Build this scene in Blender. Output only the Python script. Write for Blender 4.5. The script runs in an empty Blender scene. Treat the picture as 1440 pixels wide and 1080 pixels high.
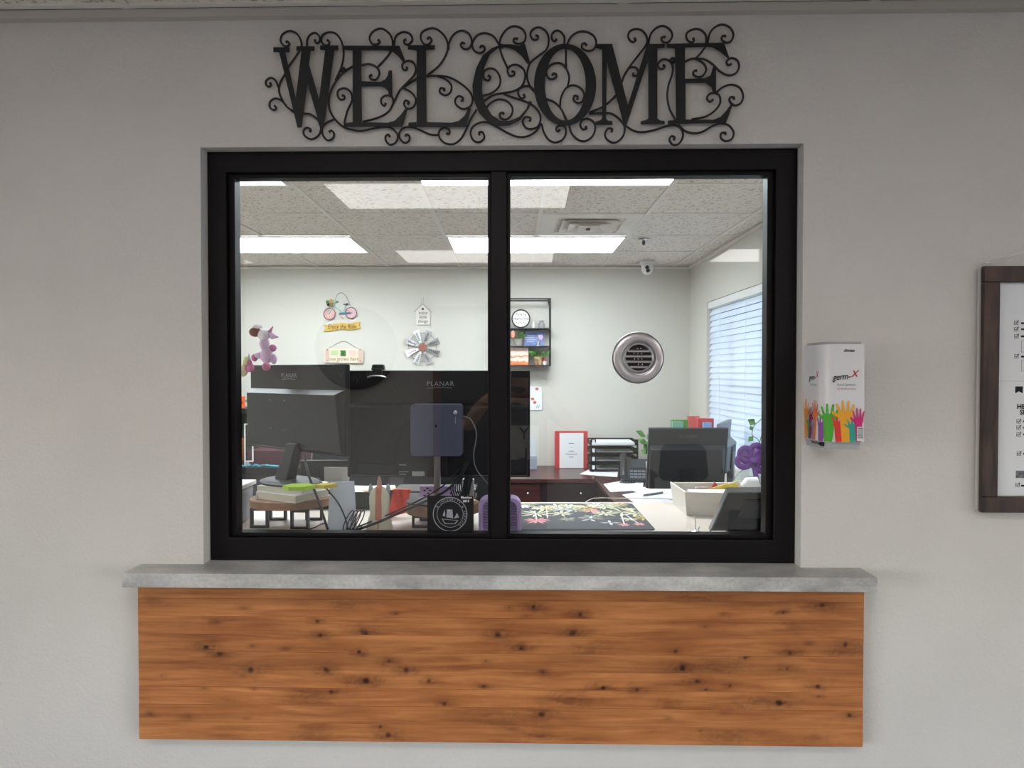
import bpy, math, random
from mathutils import Vector, Matrix, noise
random.seed(7)
R = math.radians
C = bpy.context.scene.collection
sc = bpy.context.scene

# ------------------------------------------------------------------ camera, world, exposure
F = 950.0                     # focal length in pixels of the 1440x1080 frame
ZC = 1.54                     # camera height
PITCH = math.atan(17.0 / F)   # looking slightly down
THETA = R(1.16)               # the lobby wall is turned by this against the office grid
D = 1.69                      # camera to lobby wall
H = 0.90                      # ceiling above camera
ZCEIL = ZC + H
cam_data = bpy.data.cameras.new('camera')
cam = bpy.data.objects.new('camera', cam_data); C.objects.link(cam)
cam.location = (0, 0, ZC)
cam.rotation_euler = (math.pi / 2 - PITCH, 0, 0)
cam_data.sensor_width = 36.0
cam_data.lens = F / 1440.0 * 36.0
cam_data.clip_start = 0.02
sc.camera = cam
sc.view_settings.view_transform = 'Standard'
sc.view_settings.look = 'None'
sc.view_settings.gamma = 1.0
sc.view_settings.use_curve_mapping = False
sc.view_settings.exposure = 0.5
OFFICE_L = 13.0      # radiance of the office ceiling lights
LOBBY_L = 4.2       # radiance of the lobby ceiling lights
world = bpy.data.worlds.new('world'); sc.world = world
world.use_nodes = True
wn = world.node_tree.nodes; wl = world.node_tree.links
bg = wn['Background']
sky = wn.new('ShaderNodeTexSky'); sky.sky_type = 'NISHITA'
sky.sun_disc = False; sky.sun_elevation = R(52); sky.sun_rotation = R(200); sky.altitude = 200
mixw = wn.new('ShaderNodeMixRGB'); mixw.inputs[0].default_value = 0.55; mixw.inputs[2].default_value = (1.0, 1.0, 1.0, 1)   # bright hazy sky
wl.new(sky.outputs[0], mixw.inputs[1]); wl.new(mixw.outputs[0], bg.inputs[0]); bg.inputs[1].default_value = 3.3

# ------------------------------------------------------------------ pixel helpers (used to measure the photograph)
def ray(px, py):
    x, z = (px - 720.0) / F, (540.0 - py) / F
    c, s = math.cos(PITCH), math.sin(PITCH)
    return Vector((x, c + z * s, -s + z * c))
def P(px, py, Y):
    d = ray(px, py); t = Y / d.y
    return Vector((d.x * t, Y, ZC + d.z * t))
def onz(px, py, z):
    d = ray(px, py); t = (z - ZC) / d.z
    return Vector((d.x * t, d.y * t, z))
def W(px, py, dep=0.0):
    """point of the lobby wall frame at plane y = D + dep"""
    d = ray(px, py)
    c, s = math.cos(THETA), math.sin(THETA)
    dl = Vector((c * d.x - s * d.y, s * d.x + c * d.y, d.z))
    t = (D + dep) / dl.y
    return Vector((dl.x * t, D + dep, ZC + dl.z * t))
RL = Matrix.Rotation(-THETA, 4, 'Z')

# ------------------------------------------------------------------ materials
def lin(c):
    out = []
    for v in c[:3]:
        v = v / 255.0
        out.append(v / 12.92 if v <= 0.04045 else ((v + 0.055) / 1.055) ** 2.4)
    return (out[0], out[1], out[2], 1.0)
MATS = {}
def mat(name, rgb, rough=0.5, metal=0.0, spec=0.5, bump=0.0, bscale=200.0, var=None, vscale=8.0, emit=0.0, coat=0.0, vstretch=None):
    if name in MATS: return MATS[name]
    m = bpy.data.materials.new(name); m.use_nodes = True
    n = m.node_tree.nodes; l = m.node_tree.links
    b = n['Principled BSDF']
    b.inputs['Base Color'].default_value = lin(rgb)
    b.inputs['Roughness'].default_value = rough
    b.inputs['Metallic'].default_value = metal
    b.inputs['Specular IOR Level'].default_value = spec
    b.inputs['Coat Weight'].default_value = coat
    if emit:
        b.inputs['Emission Color'].default_value = lin(rgb); b.inputs['Emission Strength'].default_value = emit
    tc = None
    if bump or var:
        tc = n.new('ShaderNodeTexCoord')
    if var:
        t = n.new('ShaderNodeTexNoise'); t.inputs['Scale'].default_value = vscale; t.inputs['Detail'].default_value = 6
        if vstretch:
            mp = n.new('ShaderNodeMapping'); mp.inputs['Scale'].default_value = vstretch
            l.new(tc.outputs['Object'], mp.inputs[0]); l.new(mp.outputs[0], t.inputs['Vector'])
        else:
            l.new(tc.outputs['Object'], t.inputs['Vector'])
        r = n.new('ShaderNodeValToRGB'); r.color_ramp.elements[0].color = lin(var[0]); r.color_ramp.elements[1].color = lin(var[1])
        r.color_ramp.elements[0].position = 0.35; r.color_ramp.elements[1].position = 0.65
        l.new(t.outputs[0], r.inputs[0]); l.new(r.outputs[0], b.inputs['Base Color'])
    if bump:
        t2 = n.new('ShaderNodeTexNoise'); t2.inputs['Scale'].default_value = bscale; t2.inputs['Detail'].default_value = 3
        l.new(tc.outputs['Object'], t2.inputs['Vector'])
        bp = n.new('ShaderNodeBump'); bp.inputs['Strength'].default_value = bump; bp.inputs['Distance'].default_value = 0.004
        l.new(t2.outputs[0], bp.inputs['Height']); l.new(bp.outputs[0], b.inputs['Normal'])
    MATS[name] = m
    return m
def emitter(name, rgb, strength):
    m = bpy.data.materials.new(name); m.use_nodes = True
    n = m.node_tree.nodes; l = m.node_tree.links
    n.remove(n['Principled BSDF'])
    e = n.new('ShaderNodeEmission'); e.inputs[0].default_value = lin(rgb); e.inputs[1].default_value = strength
    l.new(e.outputs[0], n['Material Output'].inputs[0])
    MATS[name] = m; return m
def glass_mat():
    m = bpy.data.materials.new('clear_glass'); m.use_nodes = True
    n = m.node_tree.nodes; l = m.node_tree.links
    n.remove(n['Principled BSDF'])
    t = n.new('ShaderNodeBsdfTransparent'); t.inputs[0].default_value = (0.975, 0.985, 0.98, 1)
    g = n.new('ShaderNodeBsdfGlossy'); g.inputs['Roughness'].default_value = 0.0
    f = n.new('ShaderNodeFresnel'); f.inputs[0].default_value = 1.56
    x = n.new('ShaderNodeMixShader')
    l.new(f.outputs[0], x.inputs[0]); l.new(t.outputs[0], x.inputs[1]); l.new(g.outputs[0], x.inputs[2])
    l.new(x.outputs[0], n['Material Output'].inputs[0])
    MATS['glass'] = m; return m
GLASS = glass_mat()
WALL = mat('painted_wall', (214, 209, 204), 0.75, spec=0.25, bump=0.55, bscale=150, var=((211, 206, 201), (217, 212, 207)), vscale=3)
WALL3 = mat('smooth_lobby_paint', (214, 206, 199), 0.8, spec=0.2)
WALL2 = mat('office_wall_paint', (205, 202, 194), 0.8, spec=0.2, bump=0.15, bscale=120)
FRAME = mat('dark_bronze_metal', (15, 12, 14), 0.45, spec=0.22)
BLACK = mat('black_plastic', (17, 17, 19), 0.45)
BLACKM = mat('black_matte_metal', (22, 22, 26), 0.5, bump=0.1, bscale=500)
DARKM = mat('charcoal_plastic', (21, 20, 23), 0.45, spec=0.35)
WHITE = mat('white_plastic', (225, 225, 224), 0.4)
PAPER = mat('paper', (228, 229, 232), 0.8, spec=0.1)
STEEL = mat('brushed_steel', (214, 210, 213), 0.3, metal=0.85)
CHROME = mat('chrome', (222, 222, 226), 0.22, metal=0.75)
GREYM = mat('grey_metal', (140, 140, 145), 0.4, metal=0.6)
MAHOG = mat('mahogany_laminate', (74, 40, 38), 0.28, var=((62, 32, 32), (84, 46, 42)), vscale=4, vstretch=(1, 8, 8))
DARKWOOD = mat('dark_drawer_wood', (34, 24, 26), 0.4, var=((26, 18, 20), (42, 30, 30)), vscale=5)
BEIGE = mat('beige_laminate', (205, 192, 182), 0.45)
INK = mat('dark_ink', (38, 38, 44), 0.7, spec=0.1)
SILVERINK = mat('silver_print', (150, 152, 160), 0.5)

def ramp_mat(name, build):
    m = bpy.data.materials.new(name); m.use_nodes = True
    build(m.node_tree.nodes, m.node_tree.links, m.node_tree.nodes['Principled BSDF'])
    MATS[name] = m; return m
def b_tile(n, l, b):
    tc = n.new('ShaderNodeTexCoord')
    v = n.new('ShaderNodeTexNoise'); v.inputs['Scale'].default_value = 60; v.inputs['Detail'].default_value = 5; v.inputs['Roughness'].default_value = 0.7
    l.new(tc.outputs['Object'], v.inputs['Vector'])
    r = n.new('ShaderNodeValToRGB')
    r.color_ramp.elements[0].position = 0.36; r.color_ramp.elements[0].color = lin((160, 150, 140))
    r.color_ramp.elements[1].position = 0.47; r.color_ramp.elements[1].color = lin((234, 226, 218))
    l.new(v.outputs[0], r.inputs[0]); l.new(r.outputs[0], b.inputs['Base Color'])
    b.inputs['Roughness'].default_value = 0.9; b.inputs['Specular IOR Level'].default_value = 0.1
    bp = n.new('ShaderNodeBump'); bp.inputs['Strength'].default_value = 0.3; bp.inputs['Distance'].default_value = 0.003
    l.new(v.outputs[0], bp.inputs['Height']); l.new(bp.outputs[0], b.inputs['Normal'])
TILE = ramp_mat('acoustic_tile', b_tile)
TEE = mat('white_grid_metal', (228, 222, 215), 0.5)
def b_conc(n, l, b):
    tc = n.new('ShaderNodeTexCoord')
    v = n.new('ShaderNodeTexNoise'); v.inputs['Scale'].default_value = 9; v.inputs['Detail'].default_value = 8; v.inputs['Roughness'].default_value = 0.6
    mp = n.new('ShaderNodeMapping'); mp.inputs['Scale'].default_value = (0.7, 1, 2)
    l.new(tc.outputs['Object'], mp.inputs[0]); l.new(mp.outputs[0], v.inputs['Vector'])
    r = n.new('ShaderNodeValToRGB')
    r.color_ramp.elements[0].position = 0.32; r.color_ramp.elements[0].color = lin((150, 148, 146))
    r.color_ramp.elements[1].position = 0.68; r.color_ramp.elements[1].color = lin((206, 204, 201))
    l.new(v.outputs[0], r.inputs[0])
    v2 = n.new('ShaderNodeTexNoise'); v2.inputs['Scale'].default_value = 140; v2.inputs['Detail'].default_value = 2
    l.new(tc.outputs['Object'], v2.inputs['Vector'])
    mx = n.new('ShaderNodeMixRGB'); mx.blend_type = 'OVERLAY'; mx.inputs[0].default_value = 0.25
    l.new(r.outputs[0], mx.inputs[1]); l.new(v2.outputs[0], mx.inputs[2]); l.new(mx.outputs[0], b.inputs['Base Color'])
    b.inputs['Roughness'].default_value = 0.42
CONC = ramp_mat('concrete_laminate', b_conc)
def b_wood(n, l, b):
    tc = n.new('ShaderNodeTexCoord'); oi = n.new('ShaderNodeObjectInfo')
    off = n.new('ShaderNodeVectorMath'); off.operation = 'MULTIPLY_ADD'
    cv = n.new('ShaderNodeCombineXYZ'); l.new(oi.outputs['Random'], cv.inputs[0]); l.new(oi.outputs['Random'], cv.inputs[2])
    off.inputs[1].default_value = (37, 0, 11); l.new(cv.outputs[0], off.inputs[0]); l.new(tc.outputs['Object'], off.inputs[2])
    at = n.new('ShaderNodeAttribute'); at.attribute_name = 'knot'
    mp = n.new('ShaderNodeMapping'); mp.inputs['Scale'].default_value = (1.6, 10, 26)
    l.new(off.outputs[0], mp.inputs[0])
    g = n.new('ShaderNodeTexNoise'); g.inputs['Scale'].default_value = 2.6; g.inputs['Detail'].default_value = 8; g.inputs['Roughness'].default_value = 0.62; g.inputs['Distortion'].default_value = 0.5
    l.new(mp.outputs[0], g.inputs['Vector'])
    r = n.new('ShaderNodeValToRGB')
    r.color_ramp.elements[0].position = 0.28; r.color_ramp.elements[0].color = lin((152, 88, 49))
    r.color_ramp.elements[1].position = 0.70; r.color_ramp.elements[1].color = lin((208, 138, 82))
    l.new(g.outputs[0], r.inputs[0])
    mp2 = n.new('ShaderNodeMapping'); mp2.inputs['Scale'].default_value = (3.0, 1, 6)
    l.new(off.outputs[0], mp2.inputs[0])
    g2 = n.new('ShaderNodeTexNoise'); g2.inputs['Scale'].default_value = 1.5; g2.inputs['Detail'].default_value = 3
    l.new(mp2.outputs[0], g2.inputs['Vector'])
    r2 = n.new('ShaderNodeValToRGB')
    r2.color_ramp.elements[0].position = 0.33; r2.color_ramp.elements[0].color = (0.66, 0.58, 0.54, 1)
    r2.color_ramp.elements[1].position = 0.6; r2.color_ramp.elements[1].color = (1, 1, 1, 1)
    l.new(g2.outputs[0], r2.inputs[0])
    mu = n.new('ShaderNodeMixRGB'); mu.blend_type = 'MULTIPLY'; mu.inputs[0].default_value = 0.75
    l.new(r.outputs[0], mu.inputs[1]); l.new(r2.outputs[0], mu.inputs[2])
    hs = n.new('ShaderNodeHueSaturation')
    mr = n.new('ShaderNodeMapRange'); mr.inputs[3].default_value = 0.88; mr.inputs[4].default_value = 1.1
    l.new(oi.outputs['Random'], mr.inputs[0]); l.new(mr.outputs[0], hs.inputs['Value']); l.new(mu.outputs[0], hs.inputs['Color'])
    mk = n.new('ShaderNodeMixRGB'); mk.inputs[2].default_value = lin((50, 22, 12))
    l.new(at.outputs['Fac'], mk.inputs[0]); l.new(hs.outputs[0], mk.inputs[1]); l.new(mk.outputs[0], b.inputs['Base Color'])
    b.inputs['Roughness'].default_value = 0.42; b.inputs['Specular IOR Level'].default_value = 0.35
WOOD = ramp_mat('stained_pine', b_wood)
BROWNWOOD = mat('dark_walnut', (58, 42, 36), 0.5, var=((40, 27, 24), (78, 56, 46)), vscale=6, vstretch=(9, 9, 1.4), bump=0.15, bscale=60)
CHIP = mat('tan_fibreboard', (150, 112, 84), 0.7, var=((140, 102, 76), (160, 122, 92)), vscale=30)

# ------------------------------------------------------------------ mesh helpers
LOBBY = []
BASE = {}
def link(o): C.objects.link(o); return o
def tag(o, label=None, cat=None, group=None, kind=None):
    if label: o['label'] = label
    if cat: o['category'] = cat
    if group: o['group'] = group
    if kind: o['kind'] = kind
    return o
def thing(name, label, cat, loc, rz=0.0, lobby=False, group=None, kind=None, rot=None):
    o = bpy.data.objects.new(name, None); o.empty_display_size = 0.05; link(o)
    o.location = loc; o.rotation_euler = rot if rot else (0, 0, rz)
    BASE[o.name] = Vector(loc)
    if lobby: LOBBY.append(o)
    return tag(o, label, cat, group, kind)
class MB:
    def __init__(s): s.v = []; s.f = []
    def add(s, vs, fs):
        b = len(s.v); s.v += [Vector(v) for v in vs]; s.f += [[b + i for i in f] for f in fs]; return s
    def box(s, x0, x1, y0, y1, z0, z1):
        v = [(x0, y0, z0), (x1, y0, z0), (x1, y1, z0), (x0, y1, z0), (x0, y0, z1), (x1, y0, z1), (x1, y1, z1), (x0, y1, z1)]
        return s.add(v, [(0, 3, 2, 1), (4, 5, 6, 7), (0, 1, 5, 4), (1, 2, 6, 5), (2, 3, 7, 6), (3, 0, 4, 7)])
    def hexa(s, v):   # 4 bottom (ccw), 4 top
        return s.add(v, [(0, 3, 2, 1), (4, 5, 6, 7), (0, 1, 5, 4), (1, 2, 6, 5), (2, 3, 7, 6), (3, 0, 4, 7)])
    def prism(s, poly, fn, a, b):
        """poly 2d list; fn(u, v, w) -> 3d point; extruded from w=a to w=b"""
        n = len(poly)
        vs = [fn(u, v, a) for u, v in poly] + [fn(u, v, b) for u, v in poly]
        fs = [list(range(n)), list(range(2 * n - 1, n - 1, -1))] + [(i, i + n, (i + 1) % n + n, (i + 1) % n) for i in range(n)]
        return s.add(vs, fs)
    def ring(s, outer, inner, fn, a, b):
        n = len(outer)
        vs = [fn(u, v, w) for w in (a, b) for p in (outer, inner) for u, v in p]
        fs = []
        for i in range(n):
            j = (i + 1) % n
            fs += [(i, j, n + j, n + i), (2 * n + i, 3 * n + i, 3 * n + j, 2 * n + j), (i, 2 * n + i, 2 * n + j, j), (n + i, n + j, 3 * n + j, 3 * n + i)]
        return s.add(vs, fs)
    def tube(s, pts, r, n=6, closed=False, flat=1.0):
        pts = [Vector(p) for p in pts]; m = len(pts)
        rs = r if isinstance(r, (list, tuple)) else [r] * m
        vs = []; up = None
        for i, p in enumerate(pts):
            a = pts[(i - 1) % m] if (closed or i > 0) else p
            c = pts[(i + 1) % m] if (closed or i < m - 1) else p
            t = (c - a)
            t = t.normalized() if t.length > 1e-9 else Vector((0, 0, 1))
            if up is None:
                up = Vector((0, 1, 0)) if abs(t.y) < 0.9 else Vector((0, 0, 1))
            u = up - t * up.dot(t)
            if u.length < 1e-6: u = t.orthogonal()
            u.normalize(); up = u; w = t.cross(u)
            for k in range(n):
                an = 2 * math.pi * k / n
                vs.append(p + (u * math.cos(an) * flat + w * math.sin(an)) * rs[i])
        fs = []
        for i in range(m if closed else m - 1):
            j = (i + 1) % m
            for k in range(n):
                q = (k + 1) % n
                fs.append((i * n + k, i * n + q, j * n + q, j * n + k))
        if not closed:
            fs += [tuple(range(n - 1, -1, -1)), tuple(range((m - 1) * n, m * n))]
        return s.add(vs, fs)
    def lathe(s, prof, center, axis='z', n=32, sx=1.0, sy=1.0, caps=True):
        """prof: (r, h) list along axis"""
        c = Vector(center); vs = []
        for r, h in prof:
            for k in range(n):
                a = 2 * math.pi * k / n
                x, y = r * math.cos(a) * sx, r * math.sin(a) * sy
                vs.append(c + (Vector((x, y, h)) if axis == 'z' else Vector((x, h, y)) if axis == 'y' else Vector((h, x, y))))
        fs = []
        for i in range(len(prof) - 1):
            for k in range(n):
                q = (k + 1) % n
                fs.append((i * n + k, i * n + q, (i + 1) * n + q, (i + 1) * n + k))
        if caps and prof[0][0] > 1e-6: fs.append(tuple(range(n - 1, -1, -1)))
        if caps and prof[-1][0] > 1e-6: fs.append(tuple(range((len(prof) - 1) * n, len(prof) * n)))
        return s.add(vs, fs)
    def ball(s, c, r, n=12, m=8, sc_=(1, 1, 1)):
        prof = [(max(1e-5, math.sin(math.pi * i / m)), -math.cos(math.pi * i / m)) for i in range(m + 1)]
        b = len(s.v); s.lathe(prof, (0, 0, 0), 'z', n)
        for i in range(b, len(s.v)):
            v = s.v[i]; s.v[i] = Vector((c[0] + v.x * r * sc_[0], c[1] + v.y * r * sc_[1], c[2] + v.z * r * sc_[2]))
        return s
    def xf(s, M):
        s.v = [M @ v for v in s.v]; return s
    def build(s, name, m, parent=None, local=False, smooth=False, bevel=0.0, lobby=False, loc=None, seg=2):
        me = bpy.data.meshes.new(name)
        base = Vector((0, 0, 0))
        if not local:
            if parent is not None: base = BASE[parent.name]
            elif loc is not None: base = Vector(loc)
            else:
                xs = [v.x for v in s.v]; ys = [v.y for v in s.v]; zs = [v.z for v in s.v]
                base = Vector(((min(xs) + max(xs)) / 2, (min(ys) + max(ys)) / 2, min(zs)))
        me.from_pydata([tuple(v - base) for v in s.v], [], s.f)
        me.validate(); me.update()
        import bmesh
        bm = bmesh.new(); bm.from_mesh(me); bmesh.ops.recalc_face_normals(bm, faces=bm.faces); bm.to_mesh(me); bm.free()
        if smooth:
            for p in me.polygons: p.use_smooth = True
        me.materials.append(m)
        o = bpy.data.objects.new(name, me); link(o)
        if parent is not None:
            o.parent = parent; BASE[o.name] = base
        else:
            o.location = base; BASE[o.name] = base
            if lobby: LOBBY.append(o)
        if bevel:
            md = o.modifiers.new('bevel', 'BEVEL'); md.width = bevel; md.segments = seg; md.limit_method = 'ANGLE'; md.angle_limit = R(35)
        if smooth or bevel:
            try:
                me.set_sharp_from_angle(angle=R(40))
            except Exception: pass
        return o
def part_of(parent, name, m, fn, **k):
    b = MB(); fn(b); return b.build(name, m, parent, **k)
def single(name, label, cat, mb, m, group=None, kind=None, **k):
    o = mb.build(name, m, None, **k); return tag(o, label, cat, group, kind)
def spline(pts, k=6, closed=False):
    pts = [Vector(p) for p in pts]; n = len(pts); out = []
    rng = range(n) if closed else range(n - 1)
    for i in rng:
        p1, p2 = pts[i], pts[(i + 1) % n]
        p0 = pts[i - 1] if (i > 0 or closed) else p1 * 2 - p2
        p3 = pts[(i + 2) % n] if (i + 2 < n or closed) else p2 * 2 - p1
        for j in range(k):
            t = j / k
            out.append(0.5 * ((2 * p1) + (p2 - p0) * t + (2 * p0 - 5 * p1 + 4 * p2 - p3) * t * t + (3 * p1 - p0 - 3 * p2 + p3) * t ** 3))
    if not closed: out.append(pts[-1])
    return out
def rrect(x0, x1, y0, y1, r, n=5):
    out = []
    for cx, cy, a0 in ((x1 - r, y1 - r, 0), (x0 + r, y1 - r, 90), (x0 + r, y0 + r, 180), (x1 - r, y0 + r, 270)):
        for i in range(n + 1):
            a = R(a0 + 90 * i / n); out.append((cx + r * math.cos(a), cy + r * math.sin(a)))
    return out
def circle(cx, cy, rx, ry=None, n=32):
    ry = rx if ry is None else ry
    return [(cx + rx * math.cos(2 * math.pi * i / n), cy + ry * math.sin(2 * math.pi * i / n)) for i in range(n)]
_tc = {}
def lettering(parent, text, origin, size, m, u=(1, 0, 0), v=(0, 0, 1), align='CENTER', shear=0.0, sx=1.0, depth=0.0004, name='lettering', local=False, spacing=1.0, bold=0.0):
    cu = bpy.data.curves.new('t', 'FONT'); cu.body = text; cu.size = size; cu.align_x = align; cu.align_y = 'CENTER'
    cu.shear = shear; cu.resolution_u = 2; cu.space_character = spacing; cu.offset = bold * size
    ob = bpy.data.objects.new('t', cu); link(ob)
    dg = bpy.context.evaluated_depsgraph_get()
    me = bpy.data.meshes.new_from_object(ob.evaluated_get(dg))
    bpy.data.objects.remove(ob); bpy.data.curves.remove(cu)
    u = Vector(u).normalized(); v = Vector(v).normalized(); w = u.cross(v)
    base = Vector((0, 0, 0)) if local else BASE[parent.name]
    o0 = Vector(origin) - base
    me.transform(Matrix(((u.x * sx, v.x, w.x, o0.x), (u.y * sx, v.y, w.y, o0.y), (u.z * sx, v.z, w.z, o0.z), (0, 0, 0, 1))))
    for vv in me.vertices: vv.co += w * depth
    me.materials.clear(); me.materials.append(m)
    o = bpy.data.objects.new(name, me); link(o); o.parent = parent; BASE[o.name] = base
    return o
def struct(name, mb, m, label, lobby=False, **k):
    o = mb.build(name, m, None, lobby=lobby, **k); return tag(o, label, None, None, 'structure')
def copy_part(src, parent, loc):
    o = src.copy(); link(o); o.parent = parent; o.location = loc; return o

# ================================================================== STRUCTURE
XL, XR, YB = -2.75, 1.526, 5.80         # office left, right and back wall planes
# window opening in the lobby wall (wall frame)
OL, OR = W(284, 500).x, W(1128, 500).x
OT = (W(290, 206).z + W(1120, 203).z) / 2
LEDGE_Z = (W(199, 794).z + W(1210, 797).z) / 2
WT = 0.14
b = MB()
LX0, LX1 = -3.4, 3.6
b.box(LX0, OL, D, D + WT, 0, ZCEIL + 0.1); b.box(OR, LX1, D, D + WT, 0, ZCEIL + 0.1)
b.box(OL, OR, D, D + WT, 0, LEDGE_Z - 0.034); b.box(OL, OR, D, D + WT, OT, ZCEIL + 0.1)
struct('wall_front', b, WALL, 'light grey textured lobby wall around the service window', lobby=True)
FLOOR = mat('beige_vinyl_floor', (142, 137, 131), 0.5, var=((134, 129, 123), (150, 145, 139)), vscale=12)
CARPET = mat('grey_carpet', (150, 142, 134), 0.95, bump=0.4, bscale=300)
struct('floor', MB().box(LX0, LX1, -4.2, D + 0.02, -0.05, 0), FLOOR, 'beige vinyl floor of the lobby', lobby=True)
struct('wall_lobby_rear', MB().box(LX0, LX1, -3.12, -3.0, 0, ZCEIL + 0.1), WALL3, 'light grey rear wall of the lobby', lobby=True)
SWY0, SWY1, SWZ0, SWZ1 = -2.7, 0.5, 0.25, 1.68          # unseen side windows, added and sized to daylight the lobby
def portal(loc, rot, sx, sy):
    ld_ = bpy.data.lights.new('daylight_portal', 'AREA'); ld_.shape = 'RECTANGLE'; ld_.size = sx; ld_.size_y = sy; ld_.cycles.is_portal = True
    o = bpy.data.objects.new('daylight_portal', ld_); link(o); o.location = loc; o.rotation_euler = rot; return o
for nm, xa, xb, lab in (('left', LX0 - 0.1, LX0, 'left'), ('right', LX1, LX1 + 0.1, 'right')):
    b = MB().box(xa, xb, -3.0, SWY0, 0, ZCEIL + 0.1).box(xa, xb, SWY1, D + WT, 0, ZCEIL + 0.1).box(xa, xb, SWY0, SWY1, 0, SWZ0).box(xa, xb, SWY0, SWY1, SWZ1, ZCEIL + 0.1)
    struct('wall_lobby_' + nm, b, WALL3, 'light grey %s wall of the lobby with an added wide window' % lab, lobby=True)
    wv = thing('window_3' if nm == 'left' else 'window_4', 'wide bronze framed window added for daylight in the unseen %s lobby wall' % lab, None, ((xa + xb) / 2, (SWY0 + SWY1) / 2, SWZ0), lobby=True, kind='structure')
    part_of(wv, 'frame', FRAME, lambda q: q.ring([(SWY0, SWZ0), (SWY1, SWZ0), (SWY1, SWZ1), (SWY0, SWZ1)], [(SWY0 + .05, SWZ0 + .05), (SWY1 - .05, SWZ0 + .05), (SWY1 - .05, SWZ1 - .05), (SWY0 + .05, SWZ1 - .05)], lambda u, v, w: (w, u, v), xa + .03, xa + .07))
    part_of(wv, 'mullion', FRAME, lambda q: q.box(xa + .03, xa + .07, -1.12, -1.08, SWZ0 + .05, SWZ1 - .05))
    part_of(wv, 'glass_pane', GLASS, lambda q: q.box(xa + .048, xa + .052, SWY0 + .05, SWY1 - .05, SWZ0 + .05, SWZ1 - .05))
    portal((xa - .01 if nm == 'left' else xb + .01, (SWY0 + SWY1) / 2, (SWZ0 + SWZ1) / 2), (0, R(-90) if nm == 'left' else R(90), 0), SWZ1 - SWZ0, SWY1 - SWY0)
struct('floor', MB().box(XL, XR + 0.05, D + 0.1, YB + 0.05, -0.05, 0), CARPET, 'grey carpeted floor of the office')
struct('wall_back', MB().box(XL - 0.1, XR + 0.12, YB, YB + 0.12, 0, ZCEIL + 0.1), WALL2, 'pale back wall of the office')
struct('wall_left', MB().box(XL - 0.1, XL, D + 0.02, YB, 0, ZCEIL + 0.1), WALL2, 'pale left wall of the office')
WY0, WY1, WZ0, WZ1 = 3.72, 5.30, 0.86, 2.085       # office window opening
b = MB()
b.box(XR, XR + 0.12, D + 0.02, WY0, 0, ZCEIL + 0.1); b.box(XR, XR + 0.12, WY1, YB, 0, ZCEIL + 0.1)
b.box(XR, XR + 0.12, WY0, WY1, 0, WZ0); b.box(XR, XR + 0.12, WY0, WY1, WZ1, ZCEIL + 0.1)
struct('wall_right', b, WALL2, 'pale right office wall holding the blind window')

# ---- ceilings: slab, metal grid bars and one object per tile
def tiles_light(name, label, x0, y0, nx, ny, holes, zc, lobby, clip):
    g = 0.61
    slab = MB().box(clip[0], clip[1], clip[2], clip[3], zc + 0.03, zc + 0.09)
    root = struct(name, slab, TEE, label, lobby=lobby, loc=(0, 0, zc))
    mt = None
    for i in range(nx + 1):
        x = x0 + i * g
        if clip[0] < x < clip[1]:
            part_of(root, 'grid_bar', TEE, lambda q: q.box(x - 0.012, x + 0.012, clip[2], clip[3], zc - 0.001, zc + 0.03))
    for j in range(ny + 1):
        y = y0 + j * g
        if clip[2] < y < clip[3]:
            part_of(root, 'grid_bar', TEE, lambda q: q.box(clip[0], clip[1], y - 0.008, y + 0.008, zc - 0.0005, zc + 0.03))
    for i in range(nx):
        for j in range(ny):
            if (i, j) in holes: continue
            xa, xb = max(x0 + i * g, clip[0]) + 0.010, min(x0 + (i + 1) * g, clip[1]) - 0.010
            ya, yb = max(y0 + j * g, clip[2]) + 0.007, min(y0 + (j + 1) * g, clip[3]) - 0.007
            if xb - xa < 0.02 or yb - ya < 0.02: continue
            full = abs(xb - xa - 0.59) < 0.001 and abs(yb - ya - 0.596) < 0.001
            dz = random.uniform(0.003, 0.007)
            if full and mt is not None:
                copy_part(mt, root, ((xa + xb) / 2, (ya + yb) / 2, dz + 0.01))
            else:
                q = MB().box(xa - (xa + xb) / 2, xb - (xa + xb) / 2, ya - (ya + yb) / 2, yb - (ya + yb) / 2, -0.01, 0.008)
                o = q.build('ceiling_tile', TILE, root, local=True); o.location = ((xa + xb) / 2, (ya + yb) / 2, dz + 0.01)
                if full: mt = o
    return root
def ceiling_light(x0, y0, zc, m, label, lobby, group):
    t = thing('ceiling_light', label, 'ceiling light', ((x0 + 0.61), (y0 + 0.305), zc), lobby=lobby, group=group)
    part_of(t, 'frame', TEE, lambda q: q.ring([(x0 + .012, y0 + .008), (x0 + 1.208, y0 + .008), (x0 + 1.208, y0 + .602), (x0 + .012, y0 + .602)],
        [(x0 + .024, y0 + .018), (x0 + 1.196, y0 + .018), (x0 + 1.196, y0 + .592), (x0 + .024, y0 + .592)], lambda u, v, w: (u, v, w), zc - 0.010, zc - 0.001))
    part_of(t, 'diffuser', m, lambda q: q.box(x0 + .022, x0 + 1.198, y0 + .016, y0 + .594, zc - 0.007, zc - 0.002))
    return t
LIGHT_O = emitter('office_diffuser', (240, 250, 255), OFFICE_L)
LIGHT_L = emitter('lobby_diffuser', (255, 252, 248), LOBBY_L)
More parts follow.
